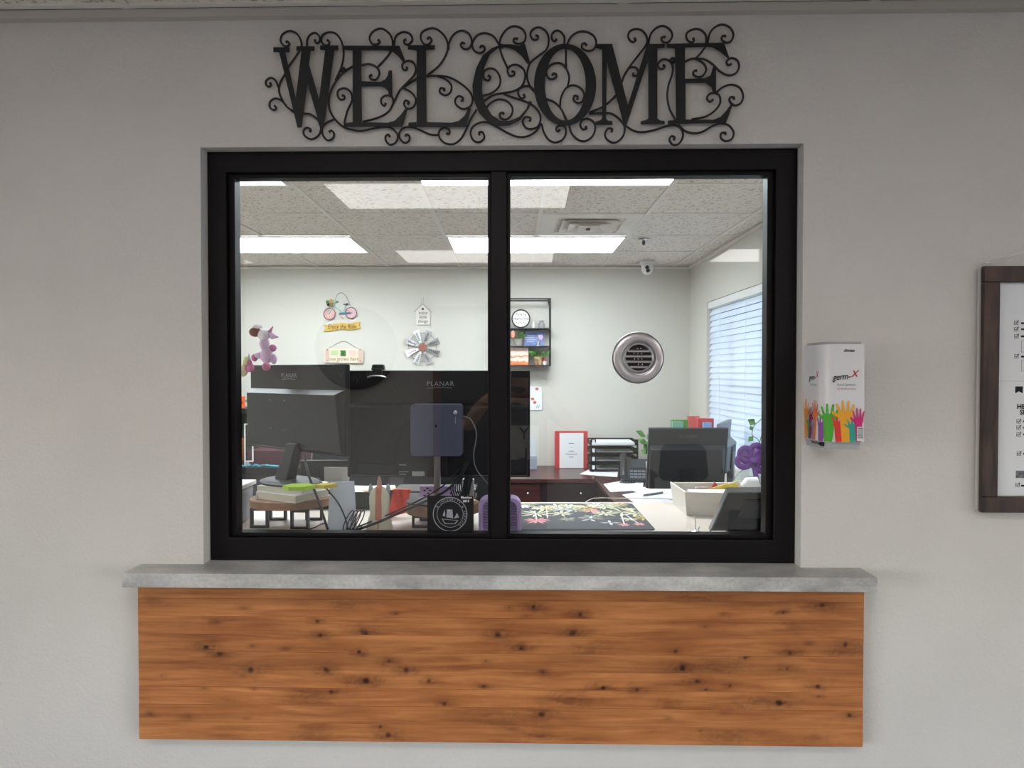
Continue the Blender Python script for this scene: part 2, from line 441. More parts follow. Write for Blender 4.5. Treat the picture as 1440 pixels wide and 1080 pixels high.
# office grid lines: x = -0.4475 + .61 k ; y = 5.09 - .61 k
gx0, gy0 = -0.4475 - 4 * 0.61, 5.09 - 6 * 0.61
holes = set()
spots = []
for (i, j) in ((2 - 1, 5), (4, 5), (1, 2), (4, 2)):
    holes |= {(i, j), (i + 1, j)}; spots.append((gx0 + i * .61, gy0 + j * .61))
tiles_light('ceiling', 'white acoustic tile ceiling of the office', gx0, gy0, 8, 8, holes, ZCEIL, False, (XL, XR, D + 0.13, YB))
for (x, y), lab in zip(spots, ('far ceiling light on the left in the office, above the bicycle sign',
        'far ceiling light in the office, beside the air vent', 'near ceiling light cut by the top left corner of the window',
        'near ceiling light running along the top of the window across the mullion')):
    ceiling_light(x, y, ZCEIL, LIGHT_O, lab, False, 'office ceiling lights')
# lobby ceiling
lx0, ly0 = W(187, 14).x - 4 * 0.61, D - 0.03 - 0.61 * 8
lh = set(); ls = []
for i, j in ((0, 5), (4, 5), (8, 5), (0, 2), (4, 2), (8, 2)):
    lh |= {(i, j), (i + 1, j)}; ls.append((lx0 + i * .61, ly0 + j * .61))
tiles_light('ceiling', 'white acoustic tile ceiling of the lobby', lx0, ly0, 12, 9, lh, ZCEIL, True, (LX0, LX1, -3.0, D))
for (x, y), lab in zip(ls, ('lobby ceiling light above and left of the viewer, nearest the service window', 'lobby ceiling light mirrored in the top of the glass panes',
        'lobby ceiling light on the right, nearest the service window', 'rear left lobby ceiling light', 'rear lobby ceiling light mirrored in the glass below the nearer one',
        'rear right lobby ceiling light, mirrored at the right edge of the glass')):
    ceiling_light(x, y, ZCEIL, LIGHT_L, lab, True, 'lobby ceiling lights')
struct('trim_1', MB().box(LX0, LX1, D - 0.02, D, ZCEIL - 0.022, ZCEIL - 0.001), mat('wall_angle', (190, 184, 178), 0.5), 'narrow metal angle where the lobby wall meets the ceiling', lobby=True)
struct('trim_2', MB().box(XL, XR, YB - 0.02, YB, ZCEIL - 0.02, ZCEIL - 0.001).box(XR - 0.02, XR, D + 0.13, YB - 0.02, ZCEIL - 0.02, ZCEIL - 0.001), TEE, 'white metal angle around the office ceiling')

# ---- service window: bronze frame, mullion, two panes
fd = 0.034                                       # frame face behind the wall face
win = thing('window_1', 'dark bronze two-pane service window in the lobby wall', None, ((OL + OR) / 2, D + fd, LEDGE_Z), lobby=True, kind='structure')
fl, fr = OL + 0.001, OR - 0.001
fz0, fz1 = LEDGE_Z, OT
il, ir = W(319, 500, fd).x, W(1090, 500, fd).x
it, ib = (W(310, 242, fd).z + W(1100, 238, fd).z) / 2, W(700, 758, fd).z
yf = D + fd
part_of(win, 'frame', FRAME, lambda q: q.ring([(fl, fz0), (fr, fz0), (fr, fz1), (fl, fz1)], [(il, ib), (ir, ib), (ir, it), (il, it)], lambda u, v, w: (u, w, v), yf, yf + 0.052), bevel=0.002)
ml, mr_ = W(690, 500, fd + 0.004).x, W(713, 500, fd + 0.004).x
part_of(win, 'mullion', FRAME, lambda q: q.box(ml, mr_, yf + 0.004, yf + 0.055, ib, it), bevel=0.002)
gy = yf + 0.045
for (a, c) in ((il, ml), (mr_, ir)):
    bw = 0.017
    part_of(win, 'glazing_bead', FRAME, lambda q: q.ring([(a, ib), (c, ib), (c, it), (a, it)],
        [(a + (0.016 if a == il else 0.008), ib + 0.010), (c - (0.016 if c == ir else 0.008), ib + 0.010), (c - (0.016 if c == ir else 0.008), it - 0.010), (a + (0.016 if a == il else 0.008), it - 0.010)], lambda u, v, w: (u, w, v), yf + 0.016, yf + 0.052), bevel=0.0015)
    part_of(win, 'glass_pane', GLASS, lambda q: q.box(a + 0.006, c - 0.006, gy, gy + 0.005, ib + 0.006, it - 0.006))

# ---- grey ledge and stained wood panel
lf = -0.083
lx_a, lx_b = W(199, 794).x, W(1210, 797).x
zlt = LEDGE_Z
zlb = zlt - 0.0345
b = MB()
b.prism([(lx_a, D + lf), (lx_b, D + lf), (lx_b, D), (OR, D), (OR, D + fd + 0.02), (OL, D + fd + 0.02), (OL, D), (lx_a, D)], lambda u, v, w: (u, v, w), zlb, zlt)
single('counter_ledge', 'grey concrete-look ledge under the service window', 'ledge', b, CONC, bevel=0.0012, lobby=True)

pd0 = -0.024
px0, px1 = W(195, 940, pd0).x, W(1214, 940, pd0).x
pzb = (W(195, 1040, pd0).z + W(1214, 1050, pd0).z) / 2
pzt = zlb
panel = thing('pine_wainscot', 'orange-brown stained knotty pine panel below the grey ledge', 'wood panel', ((px0 + px1) / 2, D + pd0, pzb), lobby=True)
part_of(panel, 'backing_board', mat('panel_edge_wood', (120, 70, 40), 0.6), lambda q: q.box(px0 + 0.002, px1 - 0.002, D + pd0 + 0.014, D, pzb + 0.002, pzt))
# knots measured on the photograph: px, py, size, halo
KN = [(344, 855, 5, 1), (557, 863, 4, 2), (485, 850, 10, 1), (305, 874, 6, 1), (446, 873, 6, 2), (451, 893, 7, 2), (514, 890, 12, 2), (290, 910, 9, 3), (308, 920, 8, 2), (355, 908, 3, 1), (401, 913, 4, 1), (505, 917, 6, 3), (510, 920, 5, 1), (547, 930, 8, 2), (352, 942, 10, 2), (459, 942, 9, 2), (571, 942, 9, 2), (227, 950, 3, 1), (287, 968, 3, 1), (357, 969, 3, 1), (515, 958, 12, 3), (603, 958, 7, 2), (680, 965, 6, 2), (466, 973, 6, 3), (440, 978, 18, 1), (625, 990, 6, 2), (212, 1004, 5, 1), (265, 1008, 5, 1), (344, 1010, 3, 1), (535, 1022, 6, 2), (546, 1034, 10, 2), (435, 1030, 12, 1), (683, 929, 4, 1), (700, 893, 10, 2), (716, 855, 4, 1), (750, 853, 8, 3), (816, 865, 7, 3), (740, 866, 4, 1), (805, 890, 10, 2), (733, 912, 9, 3), (828, 916, 14, 1), (763, 945, 5, 2), (848, 968, 9, 3), (896, 970, 8, 2), (800, 985, 16, 1), (761, 1004, 9, 2), (940, 1010, 4, 1), (985, 1028, 4, 1), (960, 940, 10, 3), (980, 958, 8, 2), (1010, 942, 18, 1), (950, 916, 5, 2), (992, 881, 4, 1), (978, 842, 16, 1), (1017, 863, 4, 1), (1101, 861, 6, 3), (1156, 851, 10, 2), (1113, 880, 8, 1), (1048, 925, 5, 2), (1107, 940, 6, 2), (1111, 918, 8, 2), (1138, 905, 4, 1), (1189, 906, 8, 2), (1190, 917, 14, 1), (1027, 964, 5, 2), (993, 970, 5, 2), (1150, 966, 7, 2), (1152, 979, 4, 1), (1096, 989, 11, 3), (1070, 990, 18, 1), (1194, 1006, 6, 2), (940, 991, 8, 1), (1018, 1004, 4, 1), (1022, 1035, 16, 1), (720, 1025, 8, 1), (760, 1035, 8, 1), (1150, 1037, 8, 1), (213, 842, 7, 1), (700, 1016, 20, 0)]
KW = []
for (kx, ky, ks, hl) in KN:
    p = W(kx, ky, pd0); KW.append((p.x, p.z, ks * 0.00165, hl))
NPL = 9
ph = (pzt - pzb) / NPL
for k in range(NPL):
    za, zb = pzb + k * ph, pzb + (k + 1) * ph
    jitter = random.uniform(-0.0006, 0.0006)
    nx, nz = 560, 10
    vs, fs, kv = [], [], []
    for j in range(nz + 1):
        for i in range(nx + 1):
            x = px0 + (px1 - px0) * i / nx
            tz = 0.0002 if j == 0 else (ph - 0.0002 if j == nz else ph * j / nz)
            vs.append((x, D + pd0 + jitter, za + tz))
            q = 0.0
            for (cx, cz, s_, hl) in KW:
                dx, dz = (x - cx), (za + tz - cz)
                if abs(dx) > 0.14 or abs(dz) > 0.05: continue
                if not (za - 0.004 <= cz <= zb + 0.004): continue
                nn = 0.35 * noise.noise((x * 60, 0.3, (za + tz) * 90))
                dd = math.sqrt((dx / 1.15) ** 2 + dz ** 2) / (s_ * 0.5)
                core = (0.0, 0.62 if s_ < 0.0115 else 0.0, 0.9, 1.0)[hl] * math.exp(-(dd * (1 + nn * 1.6)) ** 4) if hl >= 1 else 0.0
                wave = min(1.0, max(0.0, 0.5 + 0.9 * noise.noise((x * 14 + cx * 50, cz * 70, (za + tz) * 420 + dx * abs(dx) * 2500))))
                halo = (0.46 + 0.10 * hl) * (0.35 + 0.65 * wave) * math.exp(-((dx / (s_ * 2.5)) ** 2 + (dz / (s_ * 1.0)) ** 2) * (1 + 2.2 * nn))
                q = max(q, core, halo)
            kv.append(min(1.0, q))
    w = nx + 1
    for j in range(nz):
        for i in range(nx):
            a = j * w + i; fs.append((a, a + 1, a + w + 1, a + w))
    bq = MB(); bq.add(vs, fs)
    n0 = len(bq.v)
    bq.add([(px0, D + pd0 + jitter, za + .0002), (px1, D + pd0 + jitter, za + .0002), (px1, D + pd0 + 0.014, za + .0002), (px0, D + pd0 + 0.014, za + .0002),
            (px0, D + pd0 + jitter, zb - .0002), (px1, D + pd0 + jitter, zb - .0002), (px1, D + pd0 + 0.014, zb - .0002), (px0, D + pd0 + 0.014, zb - .0002)],
           [(0, 3, 2, 1), (4, 5, 6, 7), (1, 2, 6, 5), (2, 3, 7, 6), (3, 0, 4, 7)])
    o = bq.build('plank', WOOD, panel)
    at = o.data.attributes.new('knot', 'FLOAT', 'POINT')
    at.data.foreach_set('value', kv + [0.0] * (len(o.data.vertices) - len(kv)))

# ---- WELCOME sign: seven cut letters and scrolled wire
SD = -0.012
def Z6(x0):
    return lambda x, y, w=SD: W(x0 + x / 6.0, 30 + y / 6.0, w)
LET = {
 370: [[(85,218),(222,218),(222,262),(188,262),(275,650),(322,250),(280,250),(280,210),(435,210),(435,248),(402,250),(388,365),(472,655),(522,245),(480,240),(480,203),(635,203),(635,243),(602,245),(512,895),(500,905),(480,905),(468,860),(455,800),(375,530),(325,895),(290,898),(135,262),(85,260)]],
 470: [[(80,205),(550,205),(605,345),(582,347),(545,300),(500,262),(450,248),(400,245),(230,245),(230,505),(390,510),(430,490),(452,455),(460,415),(488,415),(492,635),(465,640),(455,590),(430,560),(390,550),(230,550),(235,850),(450,855),(510,838),(560,790),(600,735),(620,745),(575,890),(80,890),(80,860),(155,850),(155,245),(80,240)]],
 560: [[(80,200),(310,200),(310,238),(235,245),(240,850),(450,855),(510,840),(560,795),(598,720),(615,735),(575,892),(85,892),(85,855),(155,850),(155,245),(80,238)]],
 650: [[(575,355),(530,190),(505,190),(480,207),(440,198),(390,192),(330,194),(250,225),(170,290),(115,400),(85,540),(95,660),(140,770),(210,845),(300,885),(400,880),(490,835),(560,740),(590,680),(565,670),(540,740),(480,805),(400,840),(320,838),(250,790),(195,700),(168,600),(170,480),(190,380),(235,280),(300,228),(370,220),(440,240),(500,290),(550,360)]],
 830: [[(45,190),(185,190),(318,705),(480,190),(630,190),(630,222),(567,230),(567,820),(592,836),(628,840),(628,870),(425,870),(425,842),(465,835),(490,820),(490,320),(305,880),(285,880),(140,345),(135,820),(150,838),(188,842),(188,875),(45,875),(45,845),(85,835),(100,820),(100,240),(45,225)]],
 930: [[(45,190),(530,178),(575,310),(560,315),(500,260),(430,220),(380,215),(200,222),(200,485),(370,480),(415,455),(435,385),(462,380),(462,600),(435,600),(420,555),(370,520),(205,522),(205,828),(440,830),(500,805),(550,750),(585,700),(600,710),(545,858),(55,868),(55,838),(125,832),(115,230),(45,222)]],
}
SCR = [
 (370,[(205,400),(300,260),(325,190),(290,110),(225,82),(165,110),(148,165),(175,205),(205,212),(222,190),(205,170),(192,180)]),
 (370,[(370,210),(375,150),(405,108),(445,100),(475,130),(478,165),(458,185),(438,172),(440,155)]),
 (370,[(610,500),(660,390),(680,280),(665,180),(620,110),(560,92),(505,115),(490,160),(515,200),(548,200),(560,175),(540,158)]),
 (370,[(185,445),(145,520),(135,590),(160,660),(200,720),(260,765)]),
 (370,[(135,570),(105,500),(65,478),(28,500),(25,535),(50,553),(68,535),(58,520)]),
 (370,[(195,710),(150,665),(100,652),(60,680),(58,725),(90,750),(112,730),(95,712)]),
 (370,[(335,780),(400,785),(460,830),(488,890),(470,960),(410,995),(355,970),(340,930),(365,898),(400,910),(395,935)]),
 (370,[(605,825),(540,855),(500,900),(505,960),(545,1005),(590,985),(598,945),(575,922),(555,935)]),
 (370,[(760,378),(680,430),(620,500),(575,580),(555,660),(560,740),(605,825),(680,892),(750,915),(830,925),(950,900),(1030,892),(1090,905),(1135,960),(1120,1020),(1075,1042),(1040,1015),(1033,975),(1055,955),(1070,975)]),
 (470,[(370,385),(430,320),(475,260),(495,190),(470,110),(400,62),(330,85),(298,140),(320,190),(360,195),(385,175),(370,155)]),
 (470,[(225,372),(300,362),(360,390),(382,440),(355,490),(315,490),(298,465),(320,450)]),
 (470,[(505,205),(520,130),(575,92),(635,105),(660,155),(630,195),(595,190),(590,160),(610,152)]),
 (470,[(240,848),(380,810),(460,760),(500,690),(550,590),(610,525),(670,460),(690,400),(665,345),(615,335),(575,365),(585,410),(615,405),(612,385)]),
 (470,[(500,690),(490,640),(445,625),(400,650),(400,695),(425,712),(435,690)]),
 (470,[(85,860),(110,760),(150,670),(140,600),(90,565),(40,580),(28,620),(50,660),(85,655),(85,630),(65,625)]),
 (470,[(585,565),(650,600),(690,660),(670,720),(620,738),(590,705),(600,670),(630,680),(620,700)]),
 (560,[(40,560),(100,520),(160,485),(240,465),(320,460),(420,470),(520,520),(600,590),(628,660),(605,720),(545,740),(490,705),(482,660),(510,632),(545,645),(545,670),(530,665)]),
 (560,[(330,463),(400,490),(448,540),(440,600),(395,625),(352,600),(358,565),(390,570),(385,588)]),
 (560,[(240,460),(340,380),(400,290),(420,210),(395,130),(330,70),(270,60),(205,90),(190,140),(215,190),(255,195),(282,160),(262,135),(245,150)]),
 (560,[(425,240),(430,180),(470,110),(530,80),(590,100),(620,160),(605,220),(560,235),(527,205),(540,180),(560,190)]),
 (560,[(335,960),(270,955),(200,925),(130,897),(60,895),(15,930),(10,980),(50,1025),(90,1010),(95,970),(70,955),(60,972)]),
 (560,[(660,745),(610,830),(575,910),(530,990),(470,1035),(400,1030),(350,985),(345,930),(385,898),(430,915),(430,950),(405,945)]),
 (650,[(310,195),(260,125),(185,100),(120,125),(85,190),(100,245),(145,268),(185,250),(185,215),(160,208),(152,225)]),
 (650,[(385,400),(340,300),(315,210),(330,130),(380,65),(440,42),(505,65),(535,120),(520,175),(470,190),(435,170),(440,145),(470,150)]),
 (650,[(185,672),(260,625),(350,605),(430,590),(500,550),(530,480),(520,410),(465,368),(410,375),(382,415),(400,460),(440,450),(435,425),(415,425)]),
 (650,[(175,628),(250,605),(310,550),(320,480),(285,415),(230,398),(185,425),(185,480),(220,500),(240,470),(215,458)]),
 (740,[(75,600),(40,560),(10,490),(10,420),(35,350),(100,295),(170,240),(190,160),(170,90),(110,52),(55,70),(35,115),(60,155),(95,150),(100,125),(78,120)]),
 (650,[(605,580),(570,550),(520,550),(475,580),(475,620),(500,650),(528,635),(515,615)]),
 (650,[(340,608),(420,640),(500,665),(580,700),(640,755),(662,820),(640,885),(590,908),(540,900),(510,850),(530,810),(575,815),(570,845)]),
 (650,[(200,735),(240,690),(300,660),(370,670),(420,720),(420,780),(380,825),(330,820),(315,785),(340,770),(350,785)]),
 (650,[(668,860),(620,930),(550,970),(470,975),(390,945),(300,895),(220,855),(150,855),(90,890),(70,945),(95,1005),(145,1020),(185,985),(175,940),(145,935),(145,960)]),
 (740,[(320,195),(320,130),(285,85),(245,82),(215,115),(220,155),(245,168),(255,150)]),
 (740,[(345,195),(380,130),(440,90),(510,90),(570,125),(590,180),(570,235),(520,250),(475,230),(470,195),(495,185),(510,205)]),
 (740,[(350,550),(362,470),(335,395),(290,355),(230,358),(180,395),(170,445),(200,488),(245,480),(255,450),(230,440),(220,455)]),
 (740,[(335,225),(335,300),(335,390)]),
 (740,[(285,720),(295,640),(335,565),(395,540),(460,565),(490,620),(475,675),(435,690),(400,665),(405,630),(435,635),(430,660)]),
 (740,[(155,652),(230,680),(290,735),(342,840)]),
 (740,[(130,870),(150,940),(190,1000),(245,1022),(305,1000),(335,945),(325,890),(280,880),(252,905),(265,930),(285,915)]),
 (740,[(360,865),(380,940),(430,995),(490,1012),(550,980),(580,920),(575,860),(530,825),(480,830),(455,870),(475,910),(510,905),(500,885)]),
 (830,[(-10,770),(80,735),(150,690),(225,620)]),
 (830,[(262,525),(290,450),(350,360),(420,270),(470,200),(480,140),(440,80),(380,65),(330,90),(322,140),(355,175),(385,160),(370,140)]),
 (830,[(-10,780),(100,775),(180,780),(250,830),(290,890),(280,960),(240,1010),(190,1025),(140,995),(125,950),(150,905),(185,910),(180,935)]),
 (830,[(288,455),(330,395),(380,390),(405,425),(390,460),(360,455),(365,435)]),
 (830,[(490,195),(510,110),(560,55),(620,40),(675,75),(692,125),(660,175),(615,175),(600,140),(635,130)]),
 (830,[(295,880),(370,925),(450,935),(550,915),(660,880),(730,880),(775,920),(780,980),(745,1035),(695,1040),(668,1000),(685,970),(712,980),(705,1000)]),
 (930,[(125,845),(70,740),(50,640),(60,540),(90,450),(95,380),(70,335),(20,320),(-15,340),(-30,375),(-10,400),(20,398),(28,375),(10,372)]),
 (930,[(290,312),(340,260),(375,200),(375,120),(330,72),(270,68),(215,100),(215,150),(250,178),(275,165),(268,140)]),
 (930,[(195,342),(260,315),(310,325),(360,360),(378,410),(350,460),(310,470),(270,450),(275,420),(300,415)]),
 (930,[(280,314),(360,320),(430,360),(490,420),(560,455),(625,440),(655,385),(640,330),(590,310),(550,340),(565,370),(590,360)]),
 (930,[(388,190),(410,100),(460,45),(520,28),(580,55),(608,110),(590,165),(550,180),(510,155),(515,125),(545,125)]),
 (930,[(255,827),(370,805),(450,755),(495,690),(490,630),(450,605),(405,615),(385,650),(410,680),(435,660)]),
 (930,[(465,600),(520,555),(590,535),(660,560),(690,630),(670,690),(620,710),(580,680),(578,645),(610,640),(612,660)]),
 (930,[(140,870),(200,925),(280,945),(350,930),(430,885),(500,862),(570,880),(610,940),(590,995),(540,1010),(503,985),(505,945),(540,940),(540,955)]),
]
sb = W(707, 203, SD)
sign = thing('welcome_sign', 'black metal WELCOME sign with scrolled wire above the window', 'wall sign', tuple(sb), lobby=True)
for x0, polys in LET.items():
    fz = Z6(x0)
    for po in polys:
        q = MB(); q.prism(po, lambda u, v, w: fz(u, v, w), SD, SD + 0.004)
        q.build('letter', BLACKM, sign)
fz = Z6(740)
q = MB(); q.ring(circle(328, 535, 263, 347, 48), circle(330, 535, 172, 302, 48), lambda u, v, w: fz(u, v, w), SD, SD + 0.004); q.build('letter', BLACKM, sign)
for x0, pts in SCR:
    fz = Z6(x0)
    pp = spline([fz(x, y, SD + 0.002) for x, y in pts], 6)
    n = len(pp)
    q = MB(); q.tube(pp, [0.0027 * (1.0 if i < n - 3 else 1.25) for i in range(n)], 6); q.build('scroll', BLACKM, sign, smooth=True)
for x0, x, y in ((370, 675, 410), (930, 95, 328)):
    p = Z6(x0)(x, y, SD + 0.003); q = MB(); q.ball(p, 0.0075, 12, 8); q.build('rivet', BLACKM, sign, smooth=True)
for x0, x, y in ((370, 300, 225), (470, 200, 225), (650, 330, 205), (830, 520, 210), (930, 150, 205)):
    p = Z6(x0)(x, y, SD + 0.004)
    q = MB(); q.box(p.x - .004, p.x + .004, p.y - 0.001, D, p.z - .004, p.z + .004); q.build('standoff', BLACKM, sign)

# ---- hand sanitizer dispenser
PRINT = {}
def ink(rgb):
    k = 'print_%d_%d_%d' % rgb
    return mat(k, rgb, 0.5, spec=0.3)
sdep = 0.112
sx0 = W(1131, 550).x; sx1 = W(1217, 550, -sdep).x
sz0, sz1 = W(1180, 622, -sdep).z, W(1180, 484, -sdep).z
disp = thing('sanitizer_dispenser', 'white wall dispenser of hand sanitizer printed with colourful raised hands', 'dispenser', ((sx0 + sx1) / 2, D, sz0 - 0.018), lobby=True)
DGREY = mat('dispenser_grey', (168, 168, 172), 0.45)
part_of(disp, 'back_plate', DGREY, lambda q: q.box(sx0 + 0.004, sx1 - 0.004, D - 0.03, D, sz0 - 0.012, sz1 + 0.004), bevel=0.003)
# curved front shell: rounded left corner
rc = 0.034
prof = [(sx0, D - 0.001)]
for i in range(9):
    a = R(180 + 90 * i / 8); prof.append((sx0 + rc + rc * math.cos(a), D - sdep + rc + rc * math.sin(a)))
for i in range(6):
    a = R(270 + 90 * i / 5); prof.append((sx1 - 0.006 + 0.006 * math.cos(a), D - sdep + 0.006 + 0.006 * math.sin(a)))
prof.append((sx1, D - 0.001))
SHELL = mat('dispenser_white', (222, 221, 224), 0.28)
part_of(disp, 'shell', SHELL, lambda q: q.prism(prof, lambda u, v, w: (u, v, w), sz0, sz1), smooth=True)
sm = [(x + (0.006 if x < (sx0 + sx1) / 2 else -0.006), min(D - 0.002, y + 0.006)) for x, y in prof]
part_of(disp, 'nozzle_housing', DGREY, lambda q: q.prism(sm, lambda u, v, w: (u, v, w), sz0 - 0.017, sz0 + 0.002), smooth=True)
part_of(disp, 'top_cap', DGREY, lambda q: q.prism(sm, lambda u, v, w: (u, v, w), sz1 - 0.001, sz1 + 0.006), smooth=True)
part_of(disp, 'drip_lip', BLACK, lambda q: q.box(sx0 + 0.006, sx0 + 0.022, D - 0.09, D - 0.01, sz0 - 0.012, sz0 - 0.002), bevel=0.002)
# unrolled print surface: s measured along the profile from the wall
cum = [0.0]
for i in range(1, len(prof)):
    cum.append(cum[-1] + math.hypot(prof[i][0] - prof[i - 1][0], prof[i][1] - prof[i - 1][1]))
def unroll(s, z, off=0.0006):
    s = min(max(s, 1e-6), cum[-1] - 1e-6)
    for i in range(1, len(cum)):
        if s <= cum[i]:
            t = (s - cum[i - 1]) / max(1e-9, cum[i] - cum[i - 1])
            ax, ay = prof[i - 1]; bx_, by_ = prof[i]
            x, y = ax + (bx_ - ax) * t, ay + (by_ - ay) * t
            L = math.hypot(bx_ - ax, by_ - ay) or 1
            return Vector((x + (by_ - ay) / L * off, y - (bx_ - ax) / L * off, z))
def hand(s0, z0, wdt, tall, rgb, lean=0.0, n=0, thumb=1):
    """forearm, palm and five fingers as a flat print wrapped on the shell"""
    q = MB(); hgt = tall; off = 0.0005 + 0.00012 * n
    def clip(pts, lo, sgn):
        out = []
        for i in range(len(pts)):
            a, c = pts[i], pts[(i + 1) % len(pts)]
            ia, ic = (a[0] - lo) * sgn >= 0, (c[0] - lo) * sgn >= 0
            if ia: out.append(a)
            if ia != ic:
                t = (lo - a[0]) / (c[0] - a[0]); out.append((lo, a[1] + (c[1] - a[1]) * t))
        return out
    def quad(pts):
        s_a, s_b = min(p_[0] for p_ in pts), max(p_[0] for p_ in pts)
        cuts = [c for c in cum if s_a < c < s_b]
        for lo, hi in zip([s_a] + cuts, cuts + [s_b]):
            pp = clip(clip(pts, lo, 1), hi, -1)
            if len(pp) >= 3: q.add([unroll(s, z, off) for s, z in pp], [tuple(range(len(pp)))])
    def X(u, v): return (s0 + (u * wdt + lean * v * hgt), z0 + v * hgt)
    for i in range(4):
        v0, v1 = i * 0.125, (i + 1) * 0.125
        w0 = 0.20 + 0.02 * i; w1 = 0.20 + 0.02 * (i + 1)
        quad([X(-w0, v0), X(w0, v0), X(w1, v1), X(-w1, v1)])
    quad([X(-0.26, 0.5), X(0.26, 0.5), X(0.36, 0.62), X(0.36, 0.72), X(-0.36, 0.72), X(-0.36, 0.62)])
    for fi, (u, du, ln) in enumerate(((-0.29, -0.14, 0.20), (-0.10, -0.05, 0.28), (0.10, 0.04, 0.27), (0.29, 0.12, 0.19))):
        quad([X(u - .075, .71), X(u + .075, .71), X(u + du + .05, .71 + ln * .9), X(u + du, .71 + ln), X(u + du - .05, .71 + ln * .9)])
    t = thumb
    quad([X(t * .25, .53), X(t * .36, .66), X(t * .66, .74), X(t * .62, .66)] if t > 0 else [X(t * .36, .66), X(t * .25, .53), X(t * .62, .66), X(t * .66, .74)])
    q.build('hand_print', ink(rgb), disp)
zb = sz0 + 0.001
Ls = cum[14]
hs_ = [(0.012, .034, .098, (222, 140, 52), 0, 1), (0.030, .026, .062, (70, 160, 105), 0.0, -1), (0.040, .028, .080, (150, 36, 90), 0.05, 1), (0.066, .034, .098, (228, 126, 72), 0.05, 1),
       (0.056, .022, .052, (120, 130, 170), 0, -1), (0.098, .036, .060, (146, 84, 160), 0.08, 1), (0.118, .044, .090, (80, 172, 52), 0.05, -1), (0.143, .034, .066, (222, 62, 58), 0.0, 1),
       (0.161, .046, .098, (236, 166, 44), -0.02, -1), (0.178, .034, .058, (48, 160, 148), 0.04, -1), (0.1925, .030, .080, (206, 44, 116), 0.0, -1)]
for i, (s_, wd, tl, rgb, ln, th) in enumerate(hs_):
    hand(s_ / 0.207 * (Ls - 0.004), zb, wd, tl, rgb, ln, i, th)
fc = (prof[9][0] + sx1) / 2 + 0.002
yfr = D - sdep - 0.0006
pz = lambda py: W(1190, py, -sdep).z
lettering(disp, 'clinists', (W(1194, 493, -sdep).x, yfr, pz(493)), 0.0095, INK, bold=.02)
lettering(disp, 'germ-', (W(1183, 529, -sdep).x, yfr, pz(530)), 0.0205, INK, bold=.012, shear=0.3, sx=0.82, u=(1, 0, 0.08), v=(0, 0, 1), name='lettering')
lettering(disp, 'X', (W(1201, 526, -sdep).x, yfr, pz(526)), 0.021, ink((190, 40, 60)), shear=0.3, u=(1, 0, 0.08), bold=.015)
lettering(disp, 'Hand Sanitizer', (W(1190, 540, -sdep).x, yfr, pz(541)), 0.0088, ink((120, 140, 150)), sx=0.85)
lettering(disp, 'Kills 99.99% of Germs', (W(1190, 547, -sdep).x, yfr, pz(547)), 0.0058, ink((190, 90, 90)), sx=0.85)
xs_ = sx0 - 0.0006
yl = D - 0.052
zz = lambda py: W(1150, py, -0.06).z
lettering(disp, 'germ-', (xs_, yl + 0.004, zz(531)), 0.0205, INK, u=(0, -1, 0.06), shear=0.3, sx=0.75)
lettering(disp, 'X', (xs_, yl - 0.022, zz(527)), 0.021, ink((190, 40, 60)), u=(0, -1, 0.06), shear=0.3)
lettering(disp, 'Hand Sanitizer', (xs_, yl - 0.004, zz(541)), 0.0085, ink((120, 140, 150)), u=(0, -1, 0), sx=0.75)
bxl = W(1208, 600, -sdep).x
b2 = MB(); b2.box(bxl - 0.006, bxl + 0.009, yfr - 0.0026, yfr - 0.0022, pz(620), pz(600)); b2.build('barcode_label', PAPER, disp)
q = MB()
for i in range(6): q.box(bxl - 0.005, bxl + 0.008, yfr - 0.0031, yfr - 0.0027, pz(602 + i * 2.7) - 0.0008, pz(602 + i * 2.7) + 0.0008)
q.build('barcode', INK, disp)

# ---- framed notice board hanging on its wire
bd0, bd1 = -0.026, -0.004
nbx0 = W(1383, 550, bd0).x
nbz1, nbz0 = W(1390, 374, bd0).z, W(1390, 721, bd0).z
nbw = 0.30; st = 0.038
nbx1 = nbx0 + nbw
nb = thing('notice_board', 'dark walnut framed notice board hanging by a wire at the right', 'notice board', ((nbx0 + nbx1) / 2, D - 0.02, nbz0), lobby=True)
part_of(nb, 'backing', mat('board_backing', (190, 188, 184), 0.7), lambda q: q.box(nbx0 - 0.003, nbx1 + 0.003, D + bd1 - 0.008, D + bd1, nbz0 + 0.004, nbz1 - 0.004))
y0_, y1_ = D + bd0, D + bd1 - 0.008
part_of(nb, 'frame_rail', BROWNWOOD, lambda q: q.box(nbx0, nbx1, y0_, y1_, nbz1 - st, nbz1), bevel=0.0015)
part_of(nb, 'frame_rail', BROWNWOOD, lambda q: q.box(nbx0, nbx1, y0_, y1_, nbz0, nbz0 + st), bevel=0.0015)
for xa in (nbx0, nbx1 - st):
    part_of(nb, 'frame_stile', BROWNWOOD, lambda q: q.box(xa, xa + st, y0_ + 0.0005, y1_, nbz0 + st + 0.0004, nbz1 - st - 0.0004), bevel=0.0015)
hk = W(1385, 370, bd0)
apex = Vector(((nbx0 + nbx1) / 2, D - 0.012, nbz1 + 0.05))
part_of(nb, 'eye_hook', CHROME, lambda q: q.tube([(nbx0 + 0.005 + .004 * math.cos(a), D - 0.016, nbz1 + 0.004 + .004 * math.sin(a)) for a in [i * math.pi / 5 for i in range(10)]], 0.0012, 6, closed=True))
part_of(nb, 'eye_hook', CHROME, lambda q: q.tube([(nbx1 - 0.005 + .004 * math.cos(a), D - 0.016, nbz1 + 0.004 + .004 * math.sin(a)) for a in [i * math.pi / 5 for i in range(10)]], 0.0012, 6, closed=True))
